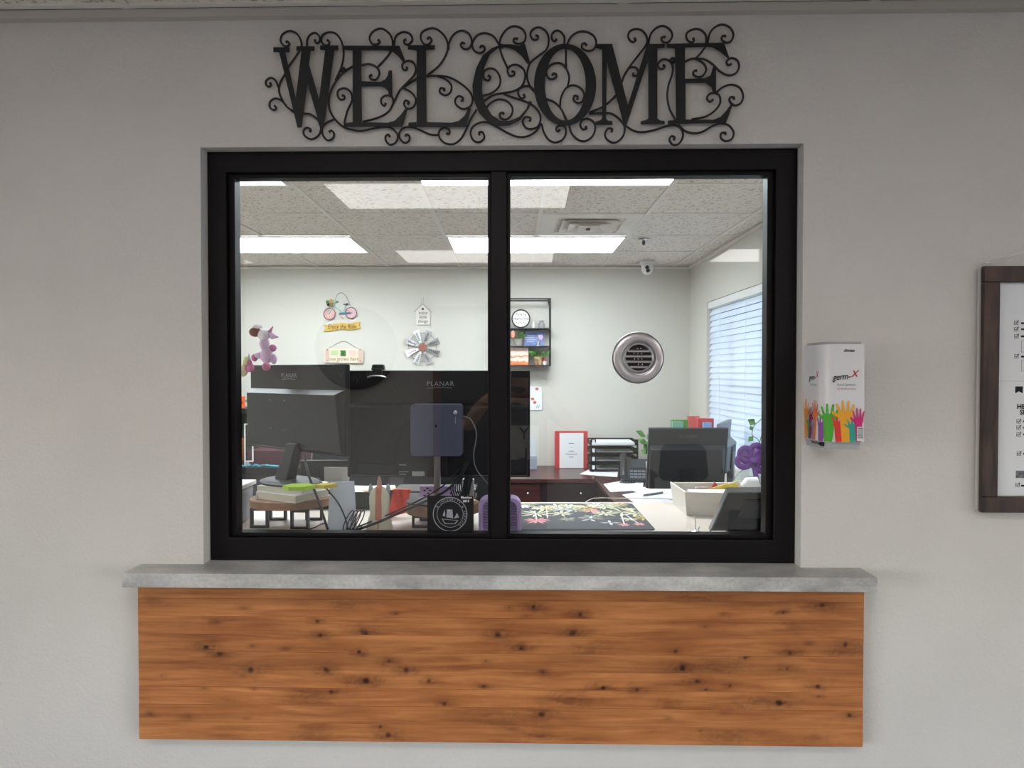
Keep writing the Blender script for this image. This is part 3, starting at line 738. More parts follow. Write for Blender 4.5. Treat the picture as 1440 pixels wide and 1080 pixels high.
part_of(nb, 'hanging_wire', CHROME, lambda q: q.tube([(nbx0 + 0.005, D - 0.016, nbz1 + 0.007), apex, (nbx1 - 0.005, D - 0.016, nbz1 + 0.007)], 0.0009, 5))
part_of(nb, 'nail', CHROME, lambda q: q.lathe([(0.0015, 0), (0.0015, 0.014), (0.004, 0.0145), (0.004, 0.016)], (apex.x, D - 0.017, apex.z - 0.002), 'y', 8))
zmid = W(1420, 536, bd0).z
iz0, iz1 = nbz0 + st + 0.002, nbz1 - st - 0.002
ix0, ix1 = nbx0 + st + 0.001, nbx1 - st - 0.001
def sheet(za, zb_, label, rows):
    s = thing('notice_sheet', label, 'notice', ((ix0 + ix1) / 2, y1_ - 0.001, za), lobby=True)
    part_of(s, 'paper', PAPER, lambda q: q.box(ix0, ix1, y1_ - 0.0012, y1_ - 0.0002, za, zb_))
    yy = y1_ - 0.0016
    for kind, px, py in rows:
        p = W(px, py, yy - D)
        if kind == 'c':
            part_of(s, 'tick_box', INK, lambda q: (q.ring([(p.x - .005, p.z - .005), (p.x + .005, p.z - .005), (p.x + .005, p.z + .005), (p.x - .005, p.z + .005)],
                [(p.x - .0042, p.z - .0042), (p.x + .0042, p.z - .0042), (p.x + .0042, p.z + .0042), (p.x - .0042, p.z + .0042)], lambda u, v, w: (u, w, v), yy, yy + 0.0003),
                q.tube([(p.x - .003, yy, p.z + .001), (p.x - .0005, yy, p.z - .0025), (p.x + .0055, yy, p.z + .006)], 0.0008, 4)))
        elif kind == 'l':
            part_of(s, 'text_line', INK, lambda q: q.box(p.x, ix1 - 0.02, yy, yy + 0.0003, p.z - .0022, p.z + .0022))
        elif kind == 'o':
            part_of(s, 'outline_box', mat('thin_grey_line', (120, 125, 150), 0.7), lambda q: q.ring([(p.x, p.z - .028), (ix1 - .012, p.z - .028), (ix1 - .012, p.z), (p.x, p.z)],
                [(p.x + .0007, p.z - .0273), (ix1 - .0127, p.z - .0273), (ix1 - .0127, p.z - .0007), (p.x + .0007, p.z - .0007)], lambda u, v, w: (u, w, v), yy, yy + 0.0003))
        elif kind == 'b':
            part_of(s, 'ribbon_mark', INK, lambda q: q.prism([(p.x - .009, p.z + .008), (p.x + .009, p.z + .008), (p.x + .009, p.z - .009), (p.x, p.z - .004), (p.x - .009, p.z - .009)], lambda u, v, w: (u, w, v), yy, yy + .0003))
        elif kind == 'g':
            part_of(s, 'grey_banner', mat('banner_grey', (105, 105, 110), 0.7, var=((80, 80, 85), (140, 140, 145)), vscale=120), lambda q: q.box(p.x, ix1 - .012, yy, yy + .0003, p.z - .009, p.z + .009))
        else:
            lettering(s, kind, (p.x, yy, p.z), 0.016, INK, align='LEFT', bold=.03)
    return s
sheet(zmid + 0.0004, iz1, 'upper white check-list sheet inside the walnut frame', [('c', 1429, 454), ('l', 1436, 454.5), ('c', 1429, 463), ('l', 1436, 463), ('c', 1429.5, 473), ('l', 1436, 473), ('o', 1436.5, 479), ('c', 1429.5, 501), ('l', 1436, 501.5), ('o', 1436.5, 506)])
sheet(iz0, zmid - 0.0004, 'lower white check-list sheet with a black ribbon mark', [('b', 1433, 548), ('HEA', 1430, 572), ('SI', 1434, 580), ('c', 1432.5, 592.5), ('l', 1439, 592.5), ('c', 1432.5, 601.5), ('l', 1439, 601.5), ('c', 1432.5, 611), ('l', 1439, 611), ('c', 1433, 638), ('l', 1439, 638), ('g', 1428.5, 667), ('c', 1431, 682), ('l', 1436, 683)])

# ---- speak-through grille set in the right pane
tg = W(898, 503, gy - D - 0.012)
grille = thing('speak_through_grille', 'round brushed-metal speak-through grille fixed in the right glass pane', 'speak-through', (tg.x, gy, tg.z - 0.068), lobby=True)
rr = 0.0675
part_of(grille, 'outer_ring', STEEL, lambda q: q.lathe([(rr * .64, -0.004), (rr * .66, -0.010), (rr * .72, -0.012), (rr * .92, -0.011), (rr * .985, -0.007), (rr, 0.0), (rr * .64, 0.0), (rr * .64, -0.004)], (tg.x, gy - 0.0005, tg.z), 'y', 64, caps=False), smooth=True)
part_of(grille, 'inner_ring', CHROME, lambda q: q.lathe([(rr * .49, -0.006), (rr * .50, -0.016), (rr * .56, -0.020), (rr * .62, -0.016), (rr * .635, -0.004), (rr * .49, -0.004), (rr * .49, -0.006)], (tg.x, gy - 0.0005, tg.z), 'y', 64, caps=False), smooth=True)
part_of(grille, 'core', mat('grille_dark', (30, 24, 26), 0.6), lambda q: q.lathe([(rr * .49, -0.006), (rr * .49, 0.0)], (tg.x, gy - 0.0005, tg.z), 'y', 48))
for k, zz_ in enumerate((-0.66, -0.22, 0.22, 0.64)):
    z = tg.z + zz_ * rr * .47 - 0.003
    hw = math.sqrt(max(0.0, (rr * .49) ** 2 - (z - tg.z) ** 2))
    part_of(grille, 'slat', STEEL, lambda q: q.hexa([(tg.x - hw, gy - .016, z - .0035), (tg.x + hw, gy - .016, z - .0035), (tg.x + hw, gy - .007, z + .001), (tg.x - hw, gy - .007, z + .001),
        (tg.x - hw, gy - .017, z + .0012), (tg.x + hw, gy - .017, z + .0012), (tg.x + hw, gy - .007, z + .004), (tg.x - hw, gy - .007, z + .004)]), bevel=0.0006)
    for j in ((-1, 0, 1) if abs(zz_) < 0.5 else (0, 1) if zz_ < 0 else (0, 0.9)):
        x = tg.x + j * 0.0095 - 0.001 * k
        part_of(grille, 'stud', CHROME, lambda q: q.ball((x, gy - .012, z + .0065), 0.0017, 8, 6))

# ---- square membership decal on the left pane
dl, dr = W(601, 722, gy - D).x, W(666, 722, gy - D).x
dz1, dz0 = W(632, 697, gy - D).z, W(632, 751, gy - D).z
dec = thing('window_decal', 'square black membership decal with a silver ship seal on the glass', 'decal', ((dl + dr) / 2, gy, dz0), lobby=True)
part_of(dec, 'backing', mat('decal_black', (14, 13, 16), 0.4), lambda q: q.box(dl, dr, gy - 0.0010, gy - 0.0004, dz0, dz1))
dc = W(633, 723, gy - D); yd = gy - 0.0014
flat = lambda u, v, w: (u, w, v)
part_of(dec, 'seal_ring', SILVERINK, lambda q: q.ring(circle(dc.x, dc.z, .0455, n=48), circle(dc.x, dc.z, .0435, n=48), flat, yd, yd + .0003))
part_of(dec, 'seal_ring', SILVERINK, lambda q: q.ring(circle(dc.x, dc.z, .0350, n=48), circle(dc.x, dc.z, .0338, n=48), flat, yd, yd + .0003))
def arc_text(txt, a0, a1, r, size):
    for i, ch in enumerate(txt):
        a = R(a0 + (a1 - a0) * i / (len(txt) - 1))
        if ch == ' ': continue
        u = (math.sin(a), 0, -math.cos(a)); v = (math.cos(a), 0, math.sin(a))
        lettering(dec, ch, (dc.x + r * math.cos(a), yd, dc.z + r * math.sin(a)), size, SILVERINK, u=u, v=v)
arc_text('& INTEGRITY & SERVICE', 150, -48, 0.0392, 0.0092)
part_of(dec, 'ship_sail', SILVERINK, lambda q: q.prism([(dc.x - .010, dc.z - .008), (dc.x + .008, dc.z - .011), (dc.x + .006, dc.z + .012), (dc.x - .008, dc.z + .013)], flat, yd, yd + .0003))
part_of(dec, 'ship_sail', SILVERINK, lambda q: q.prism([(dc.x + .010, dc.z - .012), (dc.x + .024, dc.z - .008), (dc.x + .018, dc.z + .004)], flat, yd, yd + .0003))
part_of(dec, 'ship_sail', SILVERINK, lambda q: q.prism([(dc.x - .013, dc.z - .006), (dc.x - .020, dc.z - .004), (dc.x - .014, dc.z + .012)], flat, yd, yd + .0003))
part_of(dec, 'ship_hull', SILVERINK, lambda q: q.ring([(dc.x - .022, dc.z - .012), (dc.x + .022, dc.z - .016), (dc.x + .014, dc.z - .026), (dc.x - .014, dc.z - .026)], [(dc.x - .019, dc.z - .0135), (dc.x + .018, dc.z - .017), (dc.x + .012, dc.z - .0245), (dc.x - .012, dc.z - .0245)], flat, yd, yd + .0003))
WINK = mat('white_print', (225, 225, 228), 0.6)
lettering(dec, 'Member', (W(656, 699.5, gy - D).x, yd, W(656, 699.5, gy - D).z), 0.0085, WINK, bold=.03)
lettering(dec, '2015', (W(655.5, 704.5, gy - D).x, yd, W(655, 704.5, gy - D).z), 0.0085, WINK, bold=.03)

# ================================================================== OFFICE
# ---- window with blind in the right wall
w2 = thing('window_2', 'white framed office window behind the blind', None, (XR + 0.06, (WY0 + WY1) / 2, WZ0), kind='structure')
WFR = mat('window_frame_dark', (60, 62, 64), 0.5)
yzf = lambda u, v, w: (w, u, v)
part_of(w2, 'frame', WHITE, lambda q: q.ring([(WY0, WZ0), (WY1, WZ0), (WY1, WZ1), (WY0, WZ1)], [(WY0 + .04, WZ0 + .04), (WY1 - .04, WZ0 + .04), (WY1 - .04, WZ1 - .04), (WY0 + .04, WZ1 - .04)], yzf, XR + .075, XR + .11))
part_of(w2, 'mullion', WFR, lambda q: q.box(XR + .08, XR + .105, 4.78, 4.83, WZ0 + .04, WZ1 - .04))
part_of(w2, 'meeting_rail', WFR, lambda q: q.box(XR + .08, XR + .105, WY0 + .04, 4.78, 1.42, 1.455))
part_of(w2, 'glass_pane', GLASS, lambda q: q.box(XR + .09, XR + .094, WY0 + .04, WY1 - .04, WZ0 + .04, WZ1 - .04))
def b_slat(n, l, b):
    b.inputs['Base Color'].default_value = lin((228, 230, 236)); b.inputs['Roughness'].default_value = 0.5
    t = n.new('ShaderNodeBsdfTranslucent'); t.inputs[0].default_value = lin((215, 225, 240))
    x = n.new('ShaderNodeMixShader'); x.inputs[0].default_value = 0.35
    l.new(b.outputs[0], x.inputs[1]); l.new(t.outputs[0], x.inputs[2]); l.new(x.outputs[0], n['Material Output'].inputs[0])
SLAT = ramp_mat('blind_slat_white', b_slat)
bl = thing('window_blind', 'white horizontal slat blind glowing with daylight on the right wall', 'blind', (XR + 0.03, (WY0 + WY1) / 2, WZ0))
BY0, BY1 = WY0 + 0.012, WY1 - 0.012
part_of(bl, 'head_rail', WHITE, lambda q: q.box(XR + 0.004, XR + 0.055, BY0, BY1, WZ1 - 0.055, WZ1 - 0.002), bevel=0.004)
nsl = 26; spn = (WZ1 - 0.085 - WZ0 - 0.03) / (nsl - 1)
first = None
for k in range(nsl):
    z = WZ1 - 0.085 - k * spn
    if first is None:
        q = MB(); n = 5
        vs = []
        for side in (0, 1):
            for i in range(n + 1):
                t = -1 + 2 * i / n; u = 0.0255 * t; h = 0.003 * (1 - t * t) + (0.0022 if side else 0)
                for yy in (BY0, BY1): vs.append((u, yy - (WY0 + WY1) / 2, h))
        fs = []
        m_ = (n + 1) * 2
        for i in range(n):
            a = 2 * i; fs += [(a, a + 1, a + 3, a + 2), (m_ + a, m_ + a + 2, m_ + a + 3, m_ + a + 1)]
        fs += [(0, m_, m_ + 1, 1), (2 * n, 2 * n + 1, m_ + 2 * n + 1, m_ + 2 * n)]
        fs += [tuple([2 * i for i in range(n + 1)] + [m_ + 2 * i for i in range(n, -1, -1)]), tuple([2 * i + 1 for i in range(n, -1, -1)] + [m_ + 2 * i + 1 for i in range(n + 1)])]
        q.add(vs, fs); first = q.build('slat', SLAT, bl, local=True, smooth=False)
        o = first
    else:
        o = first.copy(); link(o); o.parent = bl
    o.location = (0, 0, z - WZ0); o.rotation_euler = (0, R(-63 + random.uniform(-2, 2)), 0)
part_of(bl, 'bottom_rail', WHITE, lambda q: q.box(XR + .01, XR + .05, BY0, BY1, WZ0 + .004, WZ0 + .022), bevel=0.003)
for y in (WY0 + 0.2, 4.45, 5.0):
    part_of(bl, 'ladder_cord', WHITE, lambda q: (q.tube([(XR + .010, y, WZ1 - .05), (XR + .010, y, WZ0 + .02)], 0.0012, 5)))
portal((XR + 0.13, (WY0 + WY1) / 2, (WZ0 + WZ1) / 2), (0, R(90), 0), WZ1 - WZ0, WY1 - WY0)
ASPH = mat('asphalt', (96, 94, 92), 0.9, var=((84, 82, 80), (108, 106, 104)), vscale=6)
struct('ground', MB().box(LX0 - 30, LX0 - 0.4, -16, 18, -0.35, -0.3), ASPH, 'asphalt outside the left lobby window')
struct('ground', MB().box(LX1 + 0.4, LX1 + 30, -16, 2.5, -0.35, -0.3), ASPH, 'asphalt outside the right lobby window')
struct('ground', MB().box(XR + 0.3, XR + 30, 2.51, 24, -0.35, -0.3), mat('lawn_green', (88, 128, 62), 0.95, var=((70, 110, 50), (110, 145, 78)), vscale=2), 'green lawn outside the office window')

# ---- air vent, sprinkler, security camera
vx0, vy0 = gx0 + 5 * .61, gy0 + 4 * .61
vent = thing('air_vent', 'square stepped air vent in the office ceiling', 'air vent', (vx0 + .305, vy0 + .305, ZCEIL - 0.03))
VD = mat('vent_dark', (52, 50, 48), 0.7)
cx, cy = vx0 + .305, vy0 + .30
def sq(r): return [(cx - r, cy - r), (cx + r, cy - r), (cx + r, cy + r), (cx - r, cy + r)]
pl = lambda u, v, w: (u, v, w)
part_of(vent, 'mounting_plate', TEE, lambda q: q.ring([(vx0 + .014, vy0 + .01), (vx0 + .596, vy0 + .01), (vx0 + .596, vy0 + .6), (vx0 + .014, vy0 + .6)], sq(.20), pl, ZCEIL - .002, ZCEIL + .008))
part_of(vent, 'throat', VD, lambda q: q.box(cx - .20, cx + .20, cy - .20, cy + .20, ZCEIL + .012, ZCEIL + .026))
for r0, r1, dz in ((.17, .125, -.012), (.125, .08, -.020)):
    q = MB(); n0 = sq(r0); n1 = sq(r1)
    q.add([(u, v, ZCEIL + dz + .02) for u, v in n1] + [(u, v, ZCEIL + dz) for u, v in n0] + [(u, v, ZCEIL + dz + .023) for u, v in n1] + [(u, v, ZCEIL + dz + .003) for u, v in n0],
          [(i, (i + 1) % 4, 4 + (i + 1) % 4, 4 + i) for i in range(4)] + [(8 + i, 12 + i, 12 + (i + 1) % 4, 8 + (i + 1) % 4) for i in range(4)] + [(4 + i, 4 + (i + 1) % 4, 12 + (i + 1) % 4, 12 + i) for i in range(4)] + [(i, 8 + i, 8 + (i + 1) % 4, (i + 1) % 4) for i in range(4)])
    q.build('louver', TEE, vent)
part_of(vent, 'center_plate', TEE, lambda q: q.box(cx - .06, cx + .06, cy - .06, cy + .06, ZCEIL - .02, ZCEIL - .012))
part_of(vent, 'damper_lever', VD, lambda q: q.box(cx - .012, cx + .012, cy - .02, cy + .02, ZCEIL - .028, ZCEIL - .02))
sp = onz(905, 337, ZCEIL)
spr = thing('sprinkler_head', 'small ceiling sprinkler head between vent and camera', 'sprinkler', (sp.x, sp.y, ZCEIL - 0.055))
part_of(spr, 'escutcheon', CHROME, lambda q: q.lathe([(.040, 0), (.036, -.008), (.012, -.012)], (sp.x, sp.y, ZCEIL - .001), 'z', 20), smooth=True)
part_of(spr, 'body', VD, lambda q: q.lathe([(.010, -.012), (.012, -.022), (.008, -.034), (.010, -.040)], (sp.x, sp.y, ZCEIL), 'z', 14), smooth=True)
part_of(spr, 'deflector', CHROME, lambda q: q.lathe([(.018, -.044), (.020, -.041), (.004, -.040)], (sp.x, sp.y, ZCEIL), 'z', 16))
scp = onz(906, 371, ZCEIL)
scm = thing('security_camera', 'white turret security camera under the office ceiling corner', 'security camera', (scp.x, 5.52, ZCEIL - 0.11))
sX = scp.x; sY = 5.52
part_of(scm, 'mount', WHITE, lambda q: q.lathe([(.058, 0), (.058, -.018), (.046, -.026)], (sX, sY, ZCEIL - .001), 'z', 28), smooth=True)
part_of(scm, 'housing', WHITE, lambda q: q.lathe([(.045, -.024), (.047, -.055), (.042, -.085), (.026, -.104), (.001, -.110)], (sX, sY, ZCEIL), 'z', 28), smooth=True)
for dx, dz in ((-.010, -.055), (-.004, -.082)):
    part_of(scm, 'lens', BLACK, lambda q: q.lathe([(.015, 0.012), (.015, -.004), (.012, -.007), (.001, -.008)], (sX + dx, sY - .046 + (-.055 - dz) * -.35, ZCEIL + dz), 'y', 18), smooth=True)

# ---- wall decorations on the back wall
yb = YB - 0.001
def bw(px, py, d=0.0): return P(px, py, yb - d)
CREAM = mat('cream_paint', (224, 208, 186), 0.6); PINKISH = mat('pink_paint', (214, 160, 160), 0.6)
MUST = mat('mustard_paint', (206, 166, 74), 0.6); BLUEP = mat('slate_blue_paint', (96, 128, 160), 0.6); TEALP = mat('mint_paint', (150, 196, 190), 0.6)
GREENP = mat('green_paint', (44, 120, 52), 0.6); LEAF = mat('leaf_green', (72, 128, 50), 0.55, var=((52, 104, 38), (100, 152, 66)), vscale=30)
bike = thing('bicycle_sign', 'painted bicycle wall sign above a mustard ribbon', 'wall sign', tuple(bw(480, 467)))
f_ = lambda d0: (lambda u, v, w: P(u, v, yb - w))
for (wx, wy, wr) in ((463.3, 441.3, 8.6), (493.6, 440, 8.4)):
    part_of(bike, 'tire', mat('tire_plum', (120, 90, 110), 0.6), lambda q: q.ring(circle(wx, wy, wr, n=28), circle(wx, wy, wr - 1.3, n=28), lambda u, v, w: P(u, v, yb - w), .006, .014))
    part_of(bike, 'wheel_disc', PINKISH if wx < 480 else mat('pale_rose', (222, 190, 190), 0.6), lambda q: q.prism(circle(wx, wy, wr - 1.3, n=24), lambda u, v, w: P(u, v, yb - w), .006, .010))
    for k in range(5):
        a = k * math.pi / 5
        part_of(bike, 'spoke', PINKISH if wx > 480 else CREAM, lambda q: q.tube([P(wx + wr * .85 * math.cos(a), wy + wr * .85 * math.sin(a), yb - .011), P(wx - wr * .85 * math.cos(a), wy - wr * .85 * math.sin(a), yb - .011)], .0018, 4))
for pts, m_, r_ in (([(463, 441), (467, 431), (471, 425), (474, 423)], TEALP, .0055), ([(469, 429), (476, 435), (483, 441)], TEALP, .0055), ([(483, 441), (485, 433), (486, 428)], TEALP, .005), ([(477, 441), (484, 440.5), (493, 440)], BLUEP, .009), ([(486, 432), (493, 440)], PINKISH, .004), ([(478, 444), (481, 446), (483, 448)], PINKISH, .006)):
    part_of(bike, 'frame_tube', m_, lambda q: q.tube([P(x, y, yb - .012) for x, y in pts], r_, 6))
part_of(bike, 'saddle', INK, lambda q: q.prism([(482, 427.5), (486, 427), (489, 426), (489.5, 428), (487, 429), (483, 428.6)], lambda u, v, w: P(u, v, yb - w), .006, .016))
part_of(bike, 'handlebar', INK, lambda q: q.prism([(473, 423), (476, 424), (476, 425.5), (473, 424.5)], lambda u, v, w: P(u, v, yb - w), .006, .016))
part_of(bike, 'basket', mat('basket_olive', (120, 112, 60), 0.7), lambda q: q.prism([(462, 426), (469, 426), (468, 432), (463, 432)], lambda u, v, w: P(u, v, yb - w), .006, .02))
for (fx, fy, m_) in ((460.5, 424.5, GREENP), (462, 428.5, INK), (465, 422.5, mat('peach_paint', (226, 160, 120), .6)), (468, 424, MUST)):
    part_of(bike, 'flower', m_, lambda q: q.ball(P(fx, fy, yb - .016), .014, 8, 6, (1, .5, 1)))
rib = [(455, 456.5), (462, 457), (472, 455), (482, 454), (492, 455), (500, 453), (507, 452.5), (504, 457), (507.5, 461), (500, 463), (490, 464), (480, 462.5), (470, 464.5), (463, 466), (455.5, 466), (458, 461)]
part_of(bike, 'ribbon', MUST, lambda q: q.prism(rib, lambda u, v, w: P(u, v, yb - w), .004, .012))
p = bw(481, 459.5, .0125); lettering(bike, 'Enjoy the Ride', tuple(p), 0.052, INK, shear=0.2, sx=0.80)
part_of(bike, 'hanging_wire', GREYM, lambda q: q.tube(spline([P(471, 424, yb - .008), P(474, 415, yb - .006), P(479.5, 411.5, yb - .004), P(486, 416, yb - .006), P(494, 431, yb - .008)], 5), .0016, 4))
clo = thing('clover_sign', 'pale wooden plank sign with a green four-leaf clover on the back wall', 'wall sign', tuple(bw(483, 511)))
part_of(clo, 'plank', CREAM, lambda q: q.prism([(456, 490), (511, 491), (510.5, 511), (456, 509.5)], lambda u, v, w: P(u, v, yb - w), .004, .018))
for xa, xb in ((457.5, 463), (504, 509.5)):
    part_of(clo, 'end_strip', mat('pinkish_wood', (206, 178, 164), 0.6), lambda q: q.prism([(xa, 490.3), (xb, 490.6), (xb, 510.4), (xa, 509.7)], lambda u, v, w: P(u, v, yb - w), .018, .022))
    for yy in (492, 507.5): part_of(clo, 'nail', INK, lambda q: q.ball(P((xa + xb) / 2, yy, yb - .023), .004, 6, 4))
for a in (45, 135, 225, 315):
    part_of(clo, 'clover_leaf', GREENP, lambda q: q.prism(circle(482.5 + 2.6 * math.cos(R(a)), 496.5 + 2.8 * math.sin(R(a)), 2.1, 2.3, 12), lambda u, v, w: P(u, v, yb - w), .019, .026))
for xa, m_ in ((465.5, mat('pale_green_paint', (180, 200, 150), .6)), (491, mat('pale_rose_panel', (226, 190, 180), .6))):
    part_of(clo, 'painted_square', m_, lambda q: q.prism([(xa, 492.5), (xa + 9.5, 492.5), (xa + 9.5, 499.5), (xa, 499.5)], lambda u, v, w: P(u, v, yb - w), .018, .020))
lettering(clo, 'love grows here', tuple(bw(482.5, 505, .0185)), 0.048, mat('brown_ink', (130, 90, 50), .7), shear=0.25, sx=0.85)
part_of(clo, 'hanging_wire', GREYM, lambda q: q.tube([P(462, 489.5, yb - .01), P(480, 480, yb - .004), P(486, 480, yb - .004), P(503, 490, yb - .01)], .0016, 4))
bh = thing('birdhouse_sign', 'small white birdhouse-shaped wooden sign on the back wall', 'wall sign', tuple(bw(594.5, 457)))
part_of(bh, 'front', mat('whitewash', (222, 216, 208), .7), lambda q: q.prism([(585, 437), (594.5, 428.5), (604.5, 437), (604.2, 456.5), (585, 456.5)], lambda u, v, w: P(u, v, yb - w), .006, .016))
for pts in ([(582.5, 440), (594.5, 428.5), (594.5, 425.8), (582, 437.5)], [(594.5, 428.5), (607, 440.5), (607, 437.8), (594.5, 425.8)]):
    part_of(bh, 'roof_board', mat('weathered_board', (176, 170, 164), .7), lambda q: q.prism(pts, lambda u, v, w: P(u, v, yb - w), .004, .026))
part_of(bh, 'entry_hole', BLACK, lambda q: q.prism(circle(594.5, 434.5, 1.7, n=14), lambda u, v, w: P(u, v, yb - w), .016, .0175))
for k, t in enumerate(('enjoy', 'little', 'things')):
    lettering(bh, t, tuple(bw(594.7, 439.8 + k * 6, .0165)), 0.040, INK, shear=.2, sx=.9)
part_of(bh, 'hanging_loop', GREYM, lambda q: q.tube([P(592.5, 427, yb - .006), P(593.5, 419, yb - .004), P(595.5, 419, yb - .004), P(596, 427, yb - .006)], .0016, 4))
wm = thing('windmill_sign', 'galvanised windmill wheel ornament with a rusty hub on the back wall', 'wall ornament', tuple(bw(594.5, 514)))
wc = (594.2, 488.3)
GALV = mat('galvanised_sheet', (186, 186, 188), .45, metal=.35, var=((165, 165, 168), (205, 205, 208)), vscale=20)
for k in range(8):
    a = R(22.5 + 45 * k); ca, sa = math.cos(a), math.sin(a)
    def bp(r, t, ca=ca, sa=sa): return (wc[0] + r * ca - t * sa, wc[1] - r * sa - t * ca)
    part_of(wm, 'blade', GALV, lambda q: q.add([P(*bp(6.5, -1.6), yb - .020), P(*bp(25, -4.8), yb - .012), P(*bp(25, 4.8), yb - .034), P(*bp(6.5, 1.6), yb - .026), P(*bp(6.5, -1.6), yb - .017), P(*bp(25, -4.8), yb - .009), P(*bp(25, 4.8), yb - .031), P(*bp(6.5, 1.6), yb - .023)],
            [(0, 1, 2, 3), (7, 6, 5, 4), (0, 4, 5, 1), (1, 5, 6, 2), (2, 6, 7, 3), (3, 7, 4, 0)]))
    pc = P(*bp(16, 0), yb - .0255); uu = Vector((ca, 0, sa)); vv = Vector((-sa, 0, ca))
    if ca < 0: uu, vv = -uu, -vv
    part_of(wm, 'script_mark', INK, lambda q: q.tube(spline([pc + uu * (i - 4) * .0095 + vv * (.009 * (-1) ** i) + Vector((0, -.004, 0)) for i in range(9)], 3), .0016, 4))
part_of(wm, 'hub', mat('rust_metal', (150, 92, 78), .7), lambda q: q.prism([(wc[0] + (6.6 if i % 2 else 4.9) * math.cos(i * math.pi / 8), wc[1] + (6.6 if i % 2 else 4.9) * math.sin(i * math.pi / 8)) for i in range(16)], lambda u, v, w: P(u, v, yb - w), .012, .036))
part_of(wm, 'rim_wire', GREYM, lambda q: q.tube([P(wc[0] + 21.5 * math.cos(R(22.5 + 45 * k)), wc[1] + 21.5 * math.sin(R(22.5 + 45 * k)), yb - .012) for k in range(8)], .0022, 4, closed=True))

# ---- wall shelf behind the mullion
sh = thing('wall_shelf', 'black metal wire wall shelf with three tiers beside the mullion', 'shelf', tuple(P(732, 515, YB - .08)))
SY0, SY1 = YB - 0.15, YB - 0.004
def sxz(px, py): p_ = P(px, py, SY0); return p_.x, p_.z
xl_, zt_ = sxz(690, 419); xr_, zb_ = sxz(775, 515)
zs1, zs2 = sxz(700, 462)[1], sxz(700, 487)[1]
part_of(sh, 'front_frame', BLACKM, lambda q: q.ring([(xl_, zb_), (xr_, zb_), (xr_, zt_), (xl_, zt_)], [(xl_ + .010, zb_ + .010), (xr_ - .010, zb_ + .010), (xr_ - .010, zt_ - .010), (xl_ + .010, zt_ - .010)], lambda u, v, w: (u, w, v), SY0, SY0 + .01))
part_of(sh, 'back_frame', BLACKM, lambda q: q.ring([(xl_, zb_), (xr_, zb_), (xr_, zt_), (xl_, zt_)], [(xl_ + .010, zb_ + .010), (xr_ - .010, zb_ + .010), (xr_ - .010, zt_ - .010), (xl_ + .010, zt_ - .010)], lambda u, v, w: (u, w, v), SY1 - .01, SY1))
for z in (zs1, zs2, zb_ + .005):
    part_of(sh, 'shelf_board', BLACKM, lambda q: q.box(xl_ + .002, xr_ - .002, SY0 + .01, SY1 - .01, z - .005, z + .005))
for x in (xl_, xr_ - .01):
    part_of(sh, 'corner_bracket', BLACKM, lambda q: q.box(x - (0.012 if x > 0 else 0), x + .01, SY0 + .01, SY1 - .01, zt_ - .030, zt_))
def on(px, z, Y): d_ = (px - 720) / F * Y; return Vector((d_, Y, z))
zs1 += .005; zs2 += .005; zs0 = zb_ + .010
# round plaque
c_ = P(732.5, 446, SY0 + .035); rp = 13.3 * 5.68 / F
rs = thing('round_plaque', 'round black-rimmed white plaque lettered welcome on the top tier', 'plaque', (c_.x, c_.y, zs1))
c_.z = zs1 + rp
part_of(rs, 'rim', BLACK, lambda q: q.lathe([(rp * .86, .0), (rp * .86, -.012), (rp, -.012), (rp, .010), (.001, .010)], c_, 'y', 40, caps=False), smooth=False)
part_of(rs, 'face', mat('plaque_white', (228, 232, 226), .6), lambda q: q.lathe([(.001, -.006), (rp * .87, -.006), (rp * .87, .0)], c_, 'y', 40))
lettering(rs, 'welcome', (c_.x, c_.y - .0068, c_.z), 0.036, INK, shear=.2)
for k, (t, dz) in enumerate((('our', .035), ('home', -.035))):
    part_of(rs, 'leaf_mark', GREENP if k else INK, lambda q: [q.ball((c_.x + (i - 2.5) * .014, c_.y - .007, c_.z + dz + .004 * (-1) ** i), .005, 6, 4, (1, .2, 1)) for i in range(6)])
def vase(px, z, h, prof, m_, label, name='pot', n=18):
    p_ = on(px, z, SY0 + .04)
    q = MB(); q.lathe([(r_ * h, hh * h) for r_, hh in prof], p_, 'z', n)
    return single(name, label, 'ornament', q, m_, smooth=True)
vase(750, zs1, .055, [(.22, 0), (.25, .1), (.22, .6), (.14, .75), (.15, 1), (.12, 1)], mat('white_ceramic', (214, 212, 210), .3), 'tiny white ceramic jug on the top shelf tier', 'ornament_jug')
vase(761.5, zs1, .066, [(.36, 0), (.40, .1), (.40, .62), (.25, .76), (.30, .84), (.30, .96), (.22, 1)], mat('grey_glaze', (146, 146, 148), .35), 'small grey milk-can jar on the top shelf tier', 'ornament_jar')
def tuft(parent, c, r, hgt, n, m_, size=.028):
    for k in range(n):
        a = random.uniform(0, 6.283); e = random.uniform(.15, 1.2); rad = r * random.uniform(.3, 1)
        base = Vector(c) + Vector((math.cos(a) * rad, math.sin(a) * rad * .7, hgt * random.uniform(.1, 1)))
        d_ = Vector((math.cos(a) * math.cos(e), math.sin(a) * math.cos(e), math.sin(e))).normalized()
        s_ = d_.orthogonal().normalized(); q = MB(); L = size * random.uniform(.7, 1.2); w_ = L * .33
        nrm = d_.cross(s_).normalized() * (L * .05)
        q.add([base, base + d_ * L * .5 + s_ * w_ + nrm, base + d_ * L, base + d_ * L * .5 - s_ * w_ + nrm, base + d_ * L * .5 - nrm], [(0, 1, 4), (1, 2, 4), (2, 3, 4), (3, 0, 4), (0, 3, 1), (1, 3, 2)])
        q.build('leaf', m_, parent)
